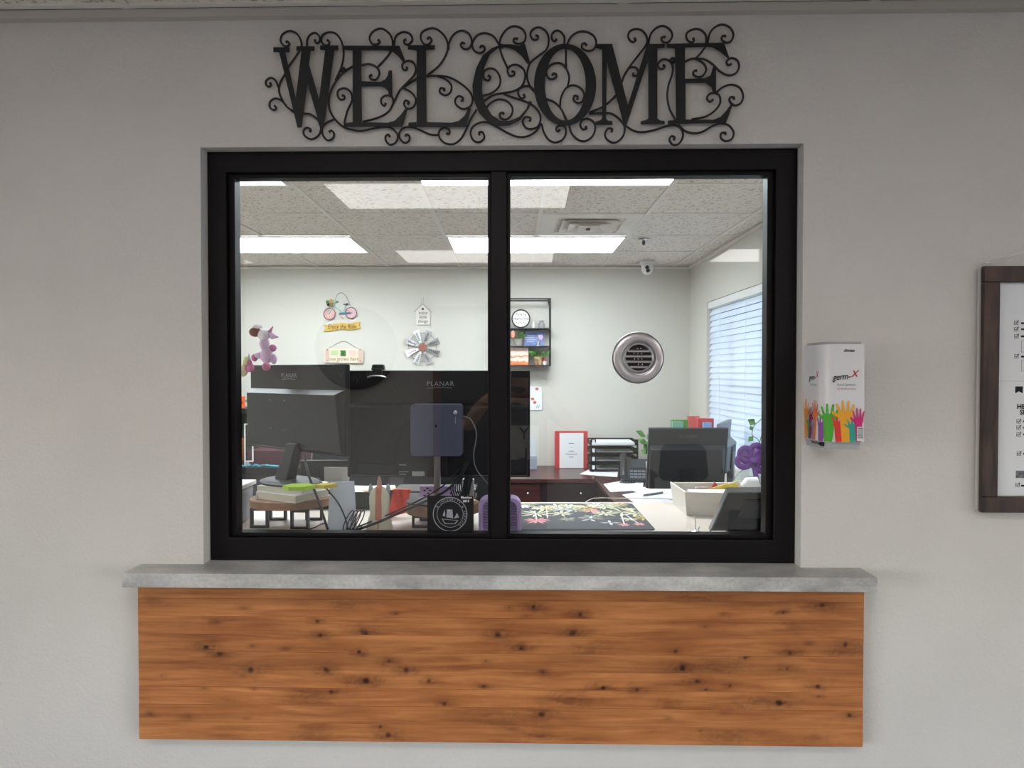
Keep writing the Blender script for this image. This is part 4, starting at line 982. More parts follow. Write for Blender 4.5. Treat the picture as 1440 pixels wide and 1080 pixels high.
def pot_plant(px, z, pr, ph_, label, potm, n, rr_, hh, Y=None, m_=None, size=.028):
    p_ = on(px, z, Y or SY0 + .05)
    t = thing('potted_plant', label, 'plant', tuple(p_))
    part_of(t, 'pot', potm, lambda q: q.lathe([(pr * .8, 0), (pr, ph_), (pr * .9, ph_), (pr * .85, ph_ * .9), (.001, ph_ * .9)], p_, 'z', 16), smooth=True)
    part_of(t, 'stem', LEAF, lambda q: [q.tube([p_ + Vector((0, 0, ph_ * .8)), p_ + Vector((math.cos(a) * rr_ * .6, math.sin(a) * rr_ * .4, ph_ + hh * .6))], .002, 4) for a in (0, 1.3, 2.6, 3.9, 5.2)])
    tuft(t, p_ + Vector((0, 0, ph_)), rr_, hh, n, m_ or LEAF, size)
    return t
pot_plant(729, zs2, .038, .055, 'leafy green plant in a grey stone pot on the middle shelf tier', mat('stone_grey', (150, 144, 138), .8), 46, .055, .055)
t = thing('blue_plaque', 'periwinkle blue lettered plaque with a white rose on the middle tier', 'plaque', tuple(on(750.5, zs2, SY0 + .09)))
x0_, z0_ = on(737, 0, SY0 + .09).x, zs2; x1_, z1_ = on(765, 0, SY0 + .09).x, zs2 + 20.5 * 5.7 / F
part_of(t, 'board', mat('periwinkle', (120, 136, 184), .6, var=((108, 124, 176), (140, 152, 196)), vscale=14), lambda q: q.box(x0_, x1_, SY0 + .09, SY0 + .10, z0_, z1_))
for k in range(4):
    part_of(t, 'script_line', WINK, lambda q: q.tube(spline([(x0_ + .02 + i * .0105, SY0 + .0895, z1_ - .032 - k * .018 + .003 * (-1) ** i) for i in range(8 - k % 2)], 2), .0016, 4))
part_of(t, 'rose', mat('lilac_white', (206, 186, 214), .6), lambda q: [q.ball((x1_ - .032 + .012 * math.cos(a), SY0 + .084, z0_ + .075 + .014 * math.sin(a)), .013, 8, 6, (1, .5, 1)) for a in (0, 1.25, 2.5, 3.75, 5)])
part_of(t, 'vase', mat('white_ceramic', (214, 212, 210), .3), lambda q: q.lathe([(.016, 0), (.006, .012), (.012, .03), (.018, .042)], (x1_ - .052, SY0 + .075, z0_), 'z', 12), smooth=True)
x0_, x1_ = on(712, 0, SY0 + .06).x, on(743, 0, SY0 + .06).x
t = thing('landscape_picture', 'peach and orange desert picture panel on the bottom shelf tier', 'picture', ((x0_ + x1_) / 2, SY0 + .06, zs0))
zt2 = zs0 + 25 * 5.7 / F
def b_land(n, l, b):
    tc = n.new('ShaderNodeTexCoord'); sp_ = n.new('ShaderNodeSeparateXYZ'); l.new(tc.outputs['Object'], sp_.inputs[0])
    nz = n.new('ShaderNodeTexNoise'); nz.inputs['Scale'].default_value = 22; l.new(tc.outputs['Object'], nz.inputs['Vector'])
    ad = n.new('ShaderNodeMath'); ad.operation = 'MULTIPLY_ADD'; ad.inputs[1].default_value = .05; l.new(nz.outputs[0], ad.inputs[0]); l.new(sp_.outputs[2], ad.inputs[2])
    mr_n = n.new('ShaderNodeMapRange'); mr_n.inputs[1].default_value = .02; mr_n.inputs[2].default_value = .17; l.new(ad.outputs[0], mr_n.inputs[0])
    r = n.new('ShaderNodeValToRGB'); e = r.color_ramp.elements
    e[0].position = 0; e[0].color = lin((206, 108, 58)); e[1].position = 1; e[1].color = lin((240, 214, 202))
    for ps, c in ((.22, (224, 132, 80)), (.3, (246, 226, 212)), (.45, (240, 196, 170)), (.5, (170, 110, 84)), (.6, (240, 206, 190))):
        x = e.new(ps); x.color = lin(c)
    l.new(mr_n.outputs[0], r.inputs[0]); l.new(r.outputs[0], b.inputs['Base Color']); b.inputs['Roughness'].default_value = .6
part_of(t, 'print', ramp_mat('desert_print', b_land), lambda q: q.box(x0_, x1_, SY0 + .055, SY0 + .06, zs0, zt2))
part_of(t, 'canvas_edge', CREAM, lambda q: q.box(x0_, x1_, SY0 + .06, SY0 + .075, zs0, zt2))
pot_plant(757.5, zs0, .045, .07, 'bushy plant in a tan pot on the bottom shelf tier', mat('tan_pot', (150, 120, 88), .8, var=((96, 70, 50), (186, 156, 120)), vscale=30), 60, .07, .035, size=.032)
fgr = on(766, zs0, SY0 + .02)
t = thing('gnome_figurine', 'small red and white figurine beside the tan pot', 'figurine', tuple(fgr))
part_of(t, 'body', mat('white_ceramic', (214, 212, 210), .3), lambda q: q.lathe([(.014, 0), (.016, .02), (.009, .04), (.001, .045)], fgr, 'z', 12), smooth=True)
part_of(t, 'hat', mat('figurine_red', (150, 40, 44), .6), lambda q: q.lathe([(.017, .034), (.012, .045), (.001, .066)], fgr, 'z', 12), smooth=True)
q = MB(); pe = on(722, zs2 + .11, SY0 + .03); q.ball(on(721.5, zs2 + .095, SY0 + .02), .022, 12, 8, (.9, .6, 1.5)); single('salmon_ornament', 'salmon pink teardrop ornament hanging at the mullion edge of the shelf', 'ornament', q, mat('salmon', (226, 140, 124), .5), smooth=True)

# calendar leaf
cal = thing('wall_calendar', 'white wall calendar page with red flowers right of the big monitor', 'calendar', tuple(bw(752, 577)))
part_of(cal, 'page', PAPER, lambda q: q.prism([(738, 542), (762, 544), (762, 577), (738, 577)], lambda u, v, w: P(u, v, yb - w), .002, .006))
for (x, y) in ((755, 547), (749, 561), (752, 566)):
    part_of(cal, 'flower_print', mat('coral_print', (206, 96, 70), .6), lambda q: q.prism(circle(x, y, 2.4, 2.0, 10), lambda u, v, w: P(u, v, yb - w), .006, .0068))
lettering(cal, '11', tuple(bw(756, 572, .0066)), .035, INK, shear=.2)

# ---- desks
zd = 0.735
BKF = 5.06                                 # front edge of the back desk
bd = thing('back_desk', 'mahogany desk along the back wall with dark drawer fronts', 'desk', ((-0.2), 5.4, 0))
part_of(bd, 'desk_top', MAHOG, lambda q: q.box(-0.62, 0.63, BKF, YB - .004, zd - .03, zd), bevel=.002)
part_of(bd, 'body', DARKWOOD, lambda q: q.box(-0.60, 0.62, BKF + .04, YB - .006, 0.0, zd - .031))
for i in range(3):
    xa = -0.58 + i * .40
    dr_ = part_of(bd, 'drawer', MAHOG if i == 1 else DARKWOOD, lambda q: q.box(xa + .003, xa + .397, BKF + .022, BKF + .04, zd - .22, zd - .036), bevel=.002)
    part_of(bd, 'drawer', MAHOG if i == 1 else DARKWOOD, lambda q: q.box(xa + .003, xa + .397, BKF + .022, BKF + .04, .08, zd - .226), bevel=.002)
    part_of(dr_, 'knob', CHROME, lambda q: q.ball((xa + .30, BKF + .016, zd - .11), .009, 10, 8), smooth=True)
rd = thing('side_desk', 'mahogany desk running along the right wall under the blind', 'desk', (1.08, 4.9, 0))
part_of(rd, 'desk_top', MAHOG, lambda q: q.box(0.6305, XR - .004, 3.75, YB - .004, zd - .03, zd), bevel=.002)
part_of(rd, 'body', DARKWOOD, lambda q: q.box(0.90, XR - .006, 3.85, YB - .008, 0, zd - .031))
part_of(rd, 'end_panel', MAHOG, lambda q: q.box(0.64, XR - .006, 3.80, 3.83, 0, zd - .031))
ld = thing('left_desk', 'dark desk with a turquoise fringed edge at the far left', 'desk', (-1.9, 5.3, 0))
part_of(ld, 'desk_top', mat('black_laminate', (26, 25, 28), .4), lambda q: q.box(-2.74, -.625, 4.9, YB - .004, .80, .845), bevel=.002)
part_of(ld, 'body', mat('charcoal_board', (74, 72, 74), .6), lambda q: q.box(-2.73, -.63, 4.96, YB - .006, 0, .80))
part_of(ld, 'fringe', mat('turquoise_tinsel', (60, 140, 160), .5), lambda q: [q.ball((-2.6 + i * .026, 4.915 + random.uniform(0, .02), .849 + random.uniform(0, .010)), random.uniform(.010, .018), 6, 4, (1.2, .8, .6)) for i in range(36)])
# things on the left desk
def boxthing(name, label, cat, x0, x1, y0, y1, z0, z1, m_, bevel=.002, group=None):
    return single(name, label, cat, MB().box(x0, x1, y0, y1, z0, z1), m_, bevel=bevel, group=group)
a_ = P(333, 600, 5.2); 
boxthing('maroon_box', 'maroon storage box on the fringed desk below the left monitor', 'box', -1.98, -1.58, 5.05, 5.30, .846, .95, mat('maroon_card', (78, 44, 50), .6))
boxthing('terracotta_jar_box', 'terracotta coloured bin at the far left behind the pane', 'bin', -2.30, -2.10, 5.05, 5.3, .846, 1.02, mat('terracotta', (156, 96, 66), .7))
hut = thing('desk_hutch', 'black topped dark hutch at the far left edge', 'hutch', (-2.3, 5.62, .846))
part_of(hut, 'top', BLACK, lambda q: q.box(-2.7, -1.85, 5.42, 5.78, 1.20, 1.245), bevel=.003)
part_of(hut, 'back', mat('olive_panel', (92, 98, 82), .7), lambda q: q.box(-2.68, -1.87, 5.76, 5.78, .846, 1.20))
for x in (-2.69, -1.88): part_of(hut, 'side', BLACK, lambda q: q.box(x, x + .02, 5.44, 5.76, .846, 1.20))
pf = thing('white_file_rack', 'white wire file rack beside the left monitor', 'file rack', (-1.98, 5.0, .846))
pa, pb = P(343, 590, 4.95), P(352, 632, 4.95)
part_of(pf, 'frame', WHITE, lambda q: q.ring([(pa.x, .88), (pb.x + .02, .88), (pb.x + .02, 1.16), (pa.x, 1.16)], [(pa.x + .008, .888), (pb.x + .012, .888), (pb.x + .012, 1.152), (pa.x + .008, 1.152)], lambda u, v, w: (u, w, v), 4.95, 4.96))
part_of(pf, 'leg', WHITE, lambda q: q.box(pa.x, pa.x + .008, 4.95, 5.02, .846, .88))
fp = thing('flower_card', 'small orange flower picture standing on the black hutch', 'picture', (-2.18, 5.5, 1.246))
c0 = P(338, 566, 5.5)
part_of(fp, 'card', mat('orange_print', (226, 96, 44), .6), lambda q: q.box(c0.x - .06, c0.x + .035, 5.5, 5.51, 1.246, 1.34))
part_of(fp, 'flower', mat('dark_red_print', (120, 20, 20), .6), lambda q: q.ball((c0.x, 5.498, 1.29), .02, 10, 6, (1, .2, 1)))
part_of(fp, 'leaf', LEAF, lambda q: q.prism([(c0.x + .035, 1.30), (c0.x + .10, 1.37), (c0.x + .06, 1.29)], lambda u, v, w: (u, w, v), 5.50, 5.505))

# ---- reception counter top behind the glass
ZN = 1.05
rc_ = thing('reception_counter', 'beige laminate reception counter behind the glass', 'counter', (-0.5, 2.2, 0))
NY0, NY1 = 1.90, 2.535
part_of(rc_, 'counter_top', BEIGE, lambda q: q.box(-2.3, XR - .004, NY0, NY1, ZN - .03, ZN), bevel=.002)
part_of(rc_, 'front_panel', BEIGE, lambda q: q.box(-2.28, XR - .006, NY0 + .02, NY0 + .04, 0, ZN - .031))
for x in (-2.28, -.8, .4, XR - .03): part_of(rc_, 'leg_panel', BEIGE, lambda q: q.box(x, x + .022, NY0 + .041, NY1 - .05, 0, ZN - .031))
struct('trim_3', MB().box(-0.84, 0.86, D + WT - 0.005, D + WT + 0.04, 1.055, 1.068), WHITE, 'white inner sill of the service window', lobby=True)

def planar(parent, x, y, z, s_, u=(1, 0, 0), v=(0, 0, 1), local=True):
    lettering(parent, 'PLANAR', (x, y, z), s_, SILVERINK, u=u, v=v, local=local, spacing=1.12)
    part_of(parent, 'logo_swoosh', SILVERINK, lambda q: q.tube(spline([(x - s_ * 1.9, y - .0006, z - s_ * .62), (x, y - .0006, z - s_ * .5), (x + s_ * 1.7, y - .0006, z - s_ * .6)], 6), .0007, 4), local=True)
SCREEN = mat('screen_glass', (14, 15, 18), .15)
STICK = mat('sticker_grey', (186, 188, 190), .6)
def monitor(label, loc, rz, w, h, z0, rot=None, thick=True):
    """local frame: x right, y away from the camera (screen side), z up; origin at base"""
    t = thing('computer_monitor', label, 'monitor', loc, rz)
    part_of(t, 'bezel', DARKM, lambda q: q.box(-w / 2, w / 2, 0, .018, z0, z0 + h), local=True, bevel=.003)
    part_of(t, 'screen', SCREEN, lambda q: q.box(-w / 2 + .012, w / 2 - .012, .018, .0195, z0 + .016, z0 + h - .012), local=True)
    return t
# big monitor in the middle
mB = P(617, 600, 2.22)
wB = (747 - 487.5) * 2.20 / F; zB0, zB1 = P(600, 672, 2.20).z, P(600, 521, 2.20).z
BB = monitor('big dark monitor seen from behind, centred left of the mullion', (mB.x, 2.215, 0), 0, wB, zB1 - zB0, zB0)
def lx(px, Y=2.20): return (px - 720) / F * Y - mB.x
def lz(py, Y=2.20): return P(600, py, Y).z
part_of(BB, 'rear_bulge', DARKM, lambda q: q.hexa([(-wB / 2 + .01, -.02, lz(668)), (wB / 2 - .01, -.02, lz(668)), (wB / 2 - .01, .001, lz(670)), (-wB / 2 + .01, .001, lz(670)), (-wB / 2 + .01, -.024, lz(572)), (wB / 2 - .01, -.024, lz(572)), (wB / 2 - .01, .001, lz(566)), (-wB / 2 + .01, .001, lz(566))]), local=True, bevel=.003)
planar(BB, lx(618.5), -.0008, lz(540), .0225)
part_of(BB, 'vent_recess', BLACK, lambda q: q.box(lx(503), lx(560), -.0265, -.02, lz(664), lz(652)), local=True, bevel=.002)
part_of(BB, 'label_sticker', STICK, lambda q: q.box(lx(579.5), lx(597), -.0215, -.020, lz(669), lz(662.5)), local=True)
part_of(BB, 'port_plate', BLACK, lambda q: q.box(lx(560), lx(600), -.0212, -.02, lz(671), lz(650)), local=True)
for k, yy in enumerate((653.5, 663, 666.5)):
    part_of(BB, 'small_print', SILVERINK, lambda q: q.box(lx(561), lx(571.5 + (k % 2) * 3), -.0217, -.0211, lz(yy + .6), lz(yy - .6)), local=True)
post = MB(); post.lathe([(.0115, 1.128), (.0115, zB0 + .10)], (0.0, -.045, 0), 'z', 20); post.build('stand_post', GREYM, BB, local=True, smooth=True)
part_of(BB, 'mount_arm', BLACK, lambda q: q.box(-.03, .03, -.040, -.020, zB0 + .01, zB0 + .16), local=True, bevel=.002)
part_of(BB, 'stand_base', BLACK, lambda q: q.lathe([(.10, 1.1215), (.10, 1.126), (.03, 1.132), (.001, 1.133)], (0, -.045, 0), 'z', 36, 1.0, .8), local=True, smooth=True)
# mini computer bolted to the back
mc = thing('mini_computer', 'slate blue-grey mini computer mounted on the back of the big monitor', 'mini computer', (P(614.5, 604, 2.15).x, 2.15, lz(641, 2.15)))
r_ = rrect(P(578, 600, 2.15).x, P(651, 600, 2.15).x, P(600, 641, 2.15).z, P(600, 568, 2.15).z, .012)
part_of(mc, 'case', mat('slate_case', (74, 78, 102), .5), lambda q: q.prism(r_, lambda u, v, w: (u, w, v), 2.135, 2.189), bevel=.002)
pk = P(640.5, 580, 2.134)
part_of(mc, 'power_button', CHROME, lambda q: q.lathe([(.001, -.004), (.0065, -.003), (.007, .002)], pk, 'y', 16), smooth=True)
part_of(mc, 'logo_strip', SILVERINK, lambda q: q.box(pk.x - .0008, pk.x + .0008, 2.1342, 2.1348, pk.z - .036, pk.z - .014))
part_of(mc, 'lock_slot', INK, lambda q: q.box(P(613, 600, 2.134).x - .003, P(613, 600, 2.134).x + .003, 2.1340, 2.1348, P(613, 599, 2.134).z - .004, P(613, 599, 2.134).z + .004))
# webcam
wc_ = P(532.5, 521, 2.225)
wb = thing('webcam', 'black webcam with silver clip on top of the big monitor', 'webcam', (wc_.x, 2.22, zB1))
part_of(wb, 'body', BLACK, lambda q: q.hexa([(wc_.x - .022, 2.205, zB1 + .001), (wc_.x + .022, 2.205, zB1 + .001), (wc_.x + .020, 2.245, zB1 + .001), (wc_.x - .020, 2.245, zB1 + .001), (wc_.x - .019, 2.212, zB1 + .020), (wc_.x + .019, 2.212, zB1 + .020), (wc_.x + .017, 2.24, zB1 + .020), (wc_.x - .017, 2.24, zB1 + .020)]), bevel=.003)
part_of(wb, 'back_clip', BLACK, lambda q: q.box(wc_.x - .016, wc_.x + .016, 2.196, 2.206, zB1 - .022, zB1 + .006), bevel=.002)
part_of(wb, 'silver_ring', CHROME, lambda q: q.tube([(wc_.x + .030 * math.cos(a), 2.192 + .012 * math.sin(a), zB1 - .017 + .006 * math.cos(a) ** 2 * -1) for a in [i * math.pi / 12 for i in range(24)]], .0028, 6, closed=True), smooth=True)

# angled monitor on the left
Yr, Yl = 2.06, 2.36
pr_, pl_ = P(486, 512, Yr), P(352, 517, Yl)
cA = (pr_ + pl_) / 2; wA = math.hypot(pr_.x - pl_.x, pr_.y - pl_.y); rzA = math.atan2(pr_.y - pl_.y, pr_.x - pl_.x)
zA1 = P(486, 512, Yr).z; zA0 = P(486, 637, Yr).z - .012
AA = monitor('charcoal monitor turned sideways at the left, unicorn toy on its corner', (cA.x, cA.y, 0), rzA, wA, zA1 - zA0, zA0)
hA = zA1 - zA0
zst = zA1 - hA * .29
part_of(AA, 'rear_bulge', DARKM, lambda q: q.hexa([(-wA / 2 + .004, -.014, zA0 + .01), (wA / 2 - .006, -.014, zA0 + .01), (wA / 2 - .004, .001, zA0 + .004), (-wA / 2 + .004, .001, zA0 + .004), (-wA / 2 + .004, -.018, zst - .012), (wA / 2 - .03, -.018, zst - .012), (wA / 2 - .004, .001, zst), (-wA / 2 + .004, .001, zst)]), local=True, bevel=.002)
part_of(AA, 'ridge', mat('ridge_sheen_grey', (92, 92, 96), .4), lambda q: q.hexa([(-wA / 2 + .006, -.0195, zst - .013), (wA / 2 - .032, -.0195, zst - .013), (wA / 2 - .032, -.017, zst - .013), (-wA / 2 + .006, -.017, zst - .013), (-wA / 2 + .006, -.0015, zst + .002), (wA / 2 - .006, -.0015, zst + .002), (wA / 2 - .006, .001, zst), (-wA / 2 + .006, .001, zst)]), local=True)  # ledge painted lighter than the case: its reflected light is put into the colour
planar(AA, -.03, -.0008, zA1 - .036, .021)
for (x, z) in ((-.11, zst - .035), (-.03, zst - .035), (-.105, zst - .13), (-.03, zst - .135)):
    part_of(AA, 'screw', GREYM, lambda q: q.ball((x, -.018, z), .003, 8, 6), local=True)
part_of(AA, 'stand_neck', BLACK, lambda q: q.hexa([(-.045, -.05, 1.19), (.02, -.05, 1.19), (.02, -.01, 1.19), (-.045, -.01, 1.19), (-.005, -.030, zA0 + .03), (.045, -.030, zA0 + .03), (.045, .0, zA0 + .03), (-.005, .0, zA0 + .03)]), local=True, bevel=.004)
part_of(AA, 'stand_base', BLACK, lambda q: q.lathe([(.115, 1.180), (.115, 1.186), (.10, 1.191), (.001, 1.194)], (0, -.02, 0), 'z', 40, 1.0, .72), local=True, smooth=True)

# ---- things on the left part of the counter
bn = thing('storage_bin', 'grey storage bin with a white lid at the left end of the counter', 'bin', (-1.02, 2.21, ZN))
part_of(bn, 'body', mat('bin_grey', (150, 154, 158), .5), lambda q: q.hexa([(-1.22, 2.17, ZN), (-.872, 2.17, ZN), (-.872, 2.25, ZN), (-1.22, 2.25, ZN), (-1.23, 2.16, ZN + .112), (-.866, 2.16, ZN + .112), (-.866, 2.26, ZN + .112), (-1.23, 2.26, ZN + .112)]), bevel=.004)
part_of(bn, 'lid', WHITE, lambda q: q.box(-1.24, -.860, 2.15, 2.27, ZN + .113, ZN + .128), bevel=.004)
q = MB(); q.lathe([(.012, 0), (.012, .02), (.007, .026), (.007, .03)], (-.93, 2.21, ZN + .1285), 'z', 14); single('blue_bottle_cap', 'small blue cap standing on the white bin lid', 'cap', q, mat('cap_blue', (36, 84, 160), .4), smooth=True)
def wood_riser(label, cx, cy, r, z0, z1, legs):
    t = thing('wood_riser', label, 'riser', (cx, cy, ZN), group='round wooden monitor risers')
    out = [(cx + r * (1 + .03 * math.sin(3 * a + 1)) * math.cos(a), cy + r * .82 * (1 + .03 * math.cos(2 * a)) * math.sin(a)) for a in [i * math.pi / 22 for i in range(44)]]
    part_of(t, 'slab', CHIP, lambda q: q.prism(out, lambda u, v, w: (u, v, w), z0, z1), bevel=.003)
    for (dx, dy) in legs:
        part_of(t, 'leg', BLACKM, lambda q: q.ring([(cx + dx - .028, ZN), (cx + dx + .028, ZN), (cx + dx + .028, z0 - .0005), (cx + dx - .028, z0 - .0005)], [(cx + dx - .021, ZN + .007), (cx + dx + .021, ZN + .007), (cx + dx + .021, z0 - .008), (cx + dx - .021, z0 - .008)], lambda u, v, w: (u, w, v), cy + dy - .008, cy + dy + .008))
    return t
rxA, ryA = -.715, cA.y - .04
wood_riser('round wooden riser on black legs carrying white books under the left monitor', rxA, ryA, .128, 1.112, 1.138, ((-.080, -.05), (.055, -.075), (-.06, .06), (.06, .06)))
PG = mat('book_pages', (222, 214, 196), .8); CV = mat('book_cover_white', (226, 224, 218), .6)
def book(label, cx, cy, w, d, z0, h, rz):
    t = thing('book', label, 'book', (cx, cy, z0), rz)
    part_of(t, 'cover', CV, lambda q: q.box(-w / 2, w / 2, -d / 2, d / 2, 0, .002).box(-w / 2, w / 2, -d / 2, d / 2, h - .002, h).box(-w / 2, -w / 2 + .003, -d / 2, d / 2, .002, h - .002), local=True)
    part_of(t, 'pages', PG, lambda q: q.box(-w / 2 + .003, w / 2 - .004, -d / 2 + .004, d / 2 - .004, .002, h - .002), local=True)
book('thick cream-paged book lying on the left wooden riser', rxA + .015, ryA - .01, .17, .15, 1.1385, .023, R(-28))
book('thin white book directly under the oval monitor foot', rxA + .01, ryA + .005, .17, .14, 1.162, .0175, R(-20))
def pad(label, cx, cy, s_, z0, h, rgb, rz, n=6):
    q = MB(); q.prism([(s_ * math.cos(i * 2 * math.pi / n), s_ * math.sin(i * 2 * math.pi / n) * .8) for i in range(n)], lambda u, v, w: (u, v, w), 0, h)
    o = q.build('sticky_note_pad', mat('pad_%d_%d_%d' % rgb, rgb, .7), None, local=True)
    o.location = (cx, cy, z0); o.rotation_euler = (0, 0, rz); tag(o, label, 'note pad')
g0 = onz(422, 688, 1.193)
pad('lime green hexagonal sticky note pad on the black monitor foot', g0.x, g0.y - .01, .047, 1.196, .011, (186, 226, 60), .1)
pad('yellow sticky note pad beside the lime green one', g0.x + .07, g0.y + .015, .036, 1.196, .010, (226, 206, 70), .2, 4)

tent = thing('tent_sign', 'blank pale blue-white folded tent sign standing by the cables', 'tent sign', (onz(478, 748, ZN).x, 2.095, ZN), R(14))
LB = mat('pale_blue_card', (202, 208, 222), .5)
h_ = .145
part_of(tent, 'front_panel', LB, lambda q: q.hexa([(-.047, -.055, 0), (.043, -.055, 0), (.043, -.052, 0), (-.047, -.052, 0), (-.036, -.004, h_), (.036, -.004, h_), (.036, -.001, h_), (-.036, -.001, h_)]), local=True)
part_of(tent, 'rear_panel', LB, lambda q: q.hexa([(-.047, .052, 0), (.043, .052, 0), (.043, .055, 0), (-.047, .055, 0), (-.036, .001, h_), (.036, .001, h_), (.036, .004, h_), (-.036, .004, h_)]), local=True)
part_of(tent, 'ridge', LB, lambda q: q.tube([(-.036, 0, h_), (.036, 0, h_)], .0045, 10), local=True, smooth=True)

def cable(label, pts, r=.0028, m_=None, k=6, name='cable'):
    q = MB(); q.tube(spline(pts, k), r, 6); return single(name, label, 'cable', q, m_ or BLACK, smooth=True, group='cables on the counter')
def N(px, py, Y): return P(px, py, Y)
cable('thick black cable dropping from the left monitor past the tent sign', [N(428, 640, 2.14), N(434, 668, 2.06), N(448, 705, 2.02), N(461, 745, 2.0), N(463, 752, 1.98)], .0038)
cable('thin black cable curving over the tent sign', [N(447, 672, 2.10), N(460, 688, 2.03), N(476, 708, 2.02), N(486, 730, 2.02), N(490, 748, 2.03)], .0022)
coil = []
for i in range(60):
    a = i / 60 * 2 * math.pi * 4
    cxp = 488 + 20 * (i / 60); coil.append(N(cxp + 5 * math.cos(a) + 7 * math.sin(a), 733 - 15 * math.sin(a), 2.035 + .012 * math.cos(a)))
cable('coil of black cable between tent sign and cream figurine', coil, .0018, k=3)
cable('thick black cable running diagonally from the coil up to the big monitor', [N(493, 748, 2.04), N(530, 735, 2.05), N(560, 722, 2.06), N(600, 704, 2.07), N(630, 688, 2.10), N(650, 664, 2.16), N(655, 650, 2.18)], .0042)
cable('second black cable running diagonally just above the first one', [N(500, 742, 2.06), N(545, 724, 2.07), N(590, 703, 2.08), N(622, 684, 2.11), N(645, 660, 2.17)], .0026)
cb = thing('cable_bundle', 'looped bundle of black cables hanging below the mini computer', 'cable bundle', tuple(N(650, 702, 2.13)))
for k in range(6):
    part_of(cb, 'cable', BLACK, lambda q: q.tube(spline([N(655 + k, 648, 2.185), N(646 + k, 668, 2.15), N(634 + 3 * k, 686, 2.13), N(641 + 3 * k, 702, 2.12), N(650 + 2 * k, 690, 2.14), N(655 + 2 * k, 668, 2.17)], 6), .0024, 6), smooth=True)
cable('grey cable hanging from the mini computer towards the mullion', [N(651, 585, 2.16), N(662, 590, 2.15), N(670, 610, 2.14), N(666, 640, 2.14), N(670, 660, 2.14), N(684, 678, 2.14), N(692, 690, 2.16)], .0018, GREYM)
cable('thin black cable lying along the front of the counter', [onz(425, 748, ZN + .003), onz(442, 742, ZN + .003), onz(455, 736, ZN + .003), onz(470, 741, ZN + .003), onz(478, 750, ZN + .003)], .0024)
cable('webcam cable dangling down the back of the big monitor', [N(540, 536, 2.19), N(558, 552, 2.17), N(566, 575, 2.17), N(564, 600, 2.17), N(558, 630, 2.17), N(556, 668, 2.17)], .0018)
cable('black lead curving from the mini computer down the monitor back', [N(580, 590, 2.17), N(568, 591, 2.165), N(552, 606, 2.165), N(544, 640, 2.165)], .0018)

# cream figurine with coral mane
cf = onz(532, 748, ZN); cfy = 2.08
fig = thing('unicorn_phone_stand', 'cream animal figurine with a coral mane seen from behind', 'figurine', (cf.x, cfy, ZN))
CRM = mat('cream_ceramic', (232, 224, 200), .45); COR = mat('coral_glaze', (214, 132, 108), .5); EARM = mat('grey_blue_ear', (166, 176, 176), .5)
sc1 = cfy / F
prf = [(.0385, 0), (.041, .01), (.036, .035), (.029, .05), (.031, .08), (.032, .105), (.026, .125), (.012, .136), (.001, .139)]
part_of(fig, 'body', CRM, lambda q: q.lathe(prf, (cf.x, cfy, ZN), 'z', 28, 1.0, .55), smooth=True)
part_of(fig, 'mane', COR, lambda q: q.hexa([(cf.x - .010, cfy - .0225, ZN + .035), (cf.x + .010, cfy - .0225, ZN + .035), (cf.x + .008, cfy, ZN + .035), (cf.x - .008, cfy, ZN + .035), (cf.x - .010, cfy - .016, ZN + .137), (cf.x + .010, cfy - .016, ZN + .137), (cf.x + .008, cfy, ZN + .142), (cf.x - .008, cfy, ZN + .142)]), bevel=.004)
part_of(fig, 'horn', mat('horn_tan', (206, 160, 140), .5), lambda q: q.lathe([(.009, .132), (.007, .150), (.004, .166), (.001, .168)], (cf.x, cfy, ZN), 'z', 14), smooth=True)
for s_ in (-1, 1):
    part_of(fig, 'ear', EARM, lambda q: q.ball((cf.x + s_ * .027, cfy, ZN + .128), .010, 12, 8, (.7, .5, 1.7)), smooth=True)
part_of(fig, 'tail', COR, lambda q: q.tube([(cf.x, cfy - .022, ZN + .035), (cf.x + .001, cfy - .025, ZN + .02), (cf.x, cfy - .026, ZN + .010)], .002, 6))
# red pouch
rp_ = N(560, 700, 2.25)
q = MB()
gx, gz = 8, 6
vs = []
for j in range(gz + 1):
    for i in range(gx + 1):
        u, v = i / gx, j / gz
        x = (553 + 24 * u) - 9 * (1 - v) * (1 - u * .3); y = 712 - 40 * v - 7 * u * (1 - v)
        p_ = N(x, y, 2.26 + .012 * math.sin(u * 7 + v * 5)); vs.append(p_)
nn = len(vs)
vs2 = vs + [v + Vector((0, .012, 0)) for v in vs]
fs = []
for j in range(gz):
    for i in range(gx):
        a = j * (gx + 1) + i; fs += [(a, a + 1, a + gx + 2, a + gx + 1), (nn + a, nn + a + gx + 1, nn + a + gx + 2, nn + a + 1)]
edge = [i for i in range(gx)] ; w_ = gx + 1
for i in range(gx): fs += [(i, nn + i, nn + i + 1, i + 1), (gz * w_ + i, gz * w_ + i + 1, nn + gz * w_ + i + 1, nn + gz * w_ + i)]
for j in range(gz): fs += [(j * w_, (j + 1) * w_, nn + (j + 1) * w_, nn + j * w_), (j * w_ + gx, nn + j * w_ + gx, nn + (j + 1) * w_ + gx, (j + 1) * w_ + gx)]
q.add(vs2, fs); 
zmn = min(v.z for v in q.v)
for v in q.v: v.z += ZN - zmn
single('red_pouch', 'crumpled red-orange fabric pouch under the big monitor', 'pouch', q, mat('red_fabric', (212, 64, 40), .8, bump=.2, bscale=200), smooth=True)
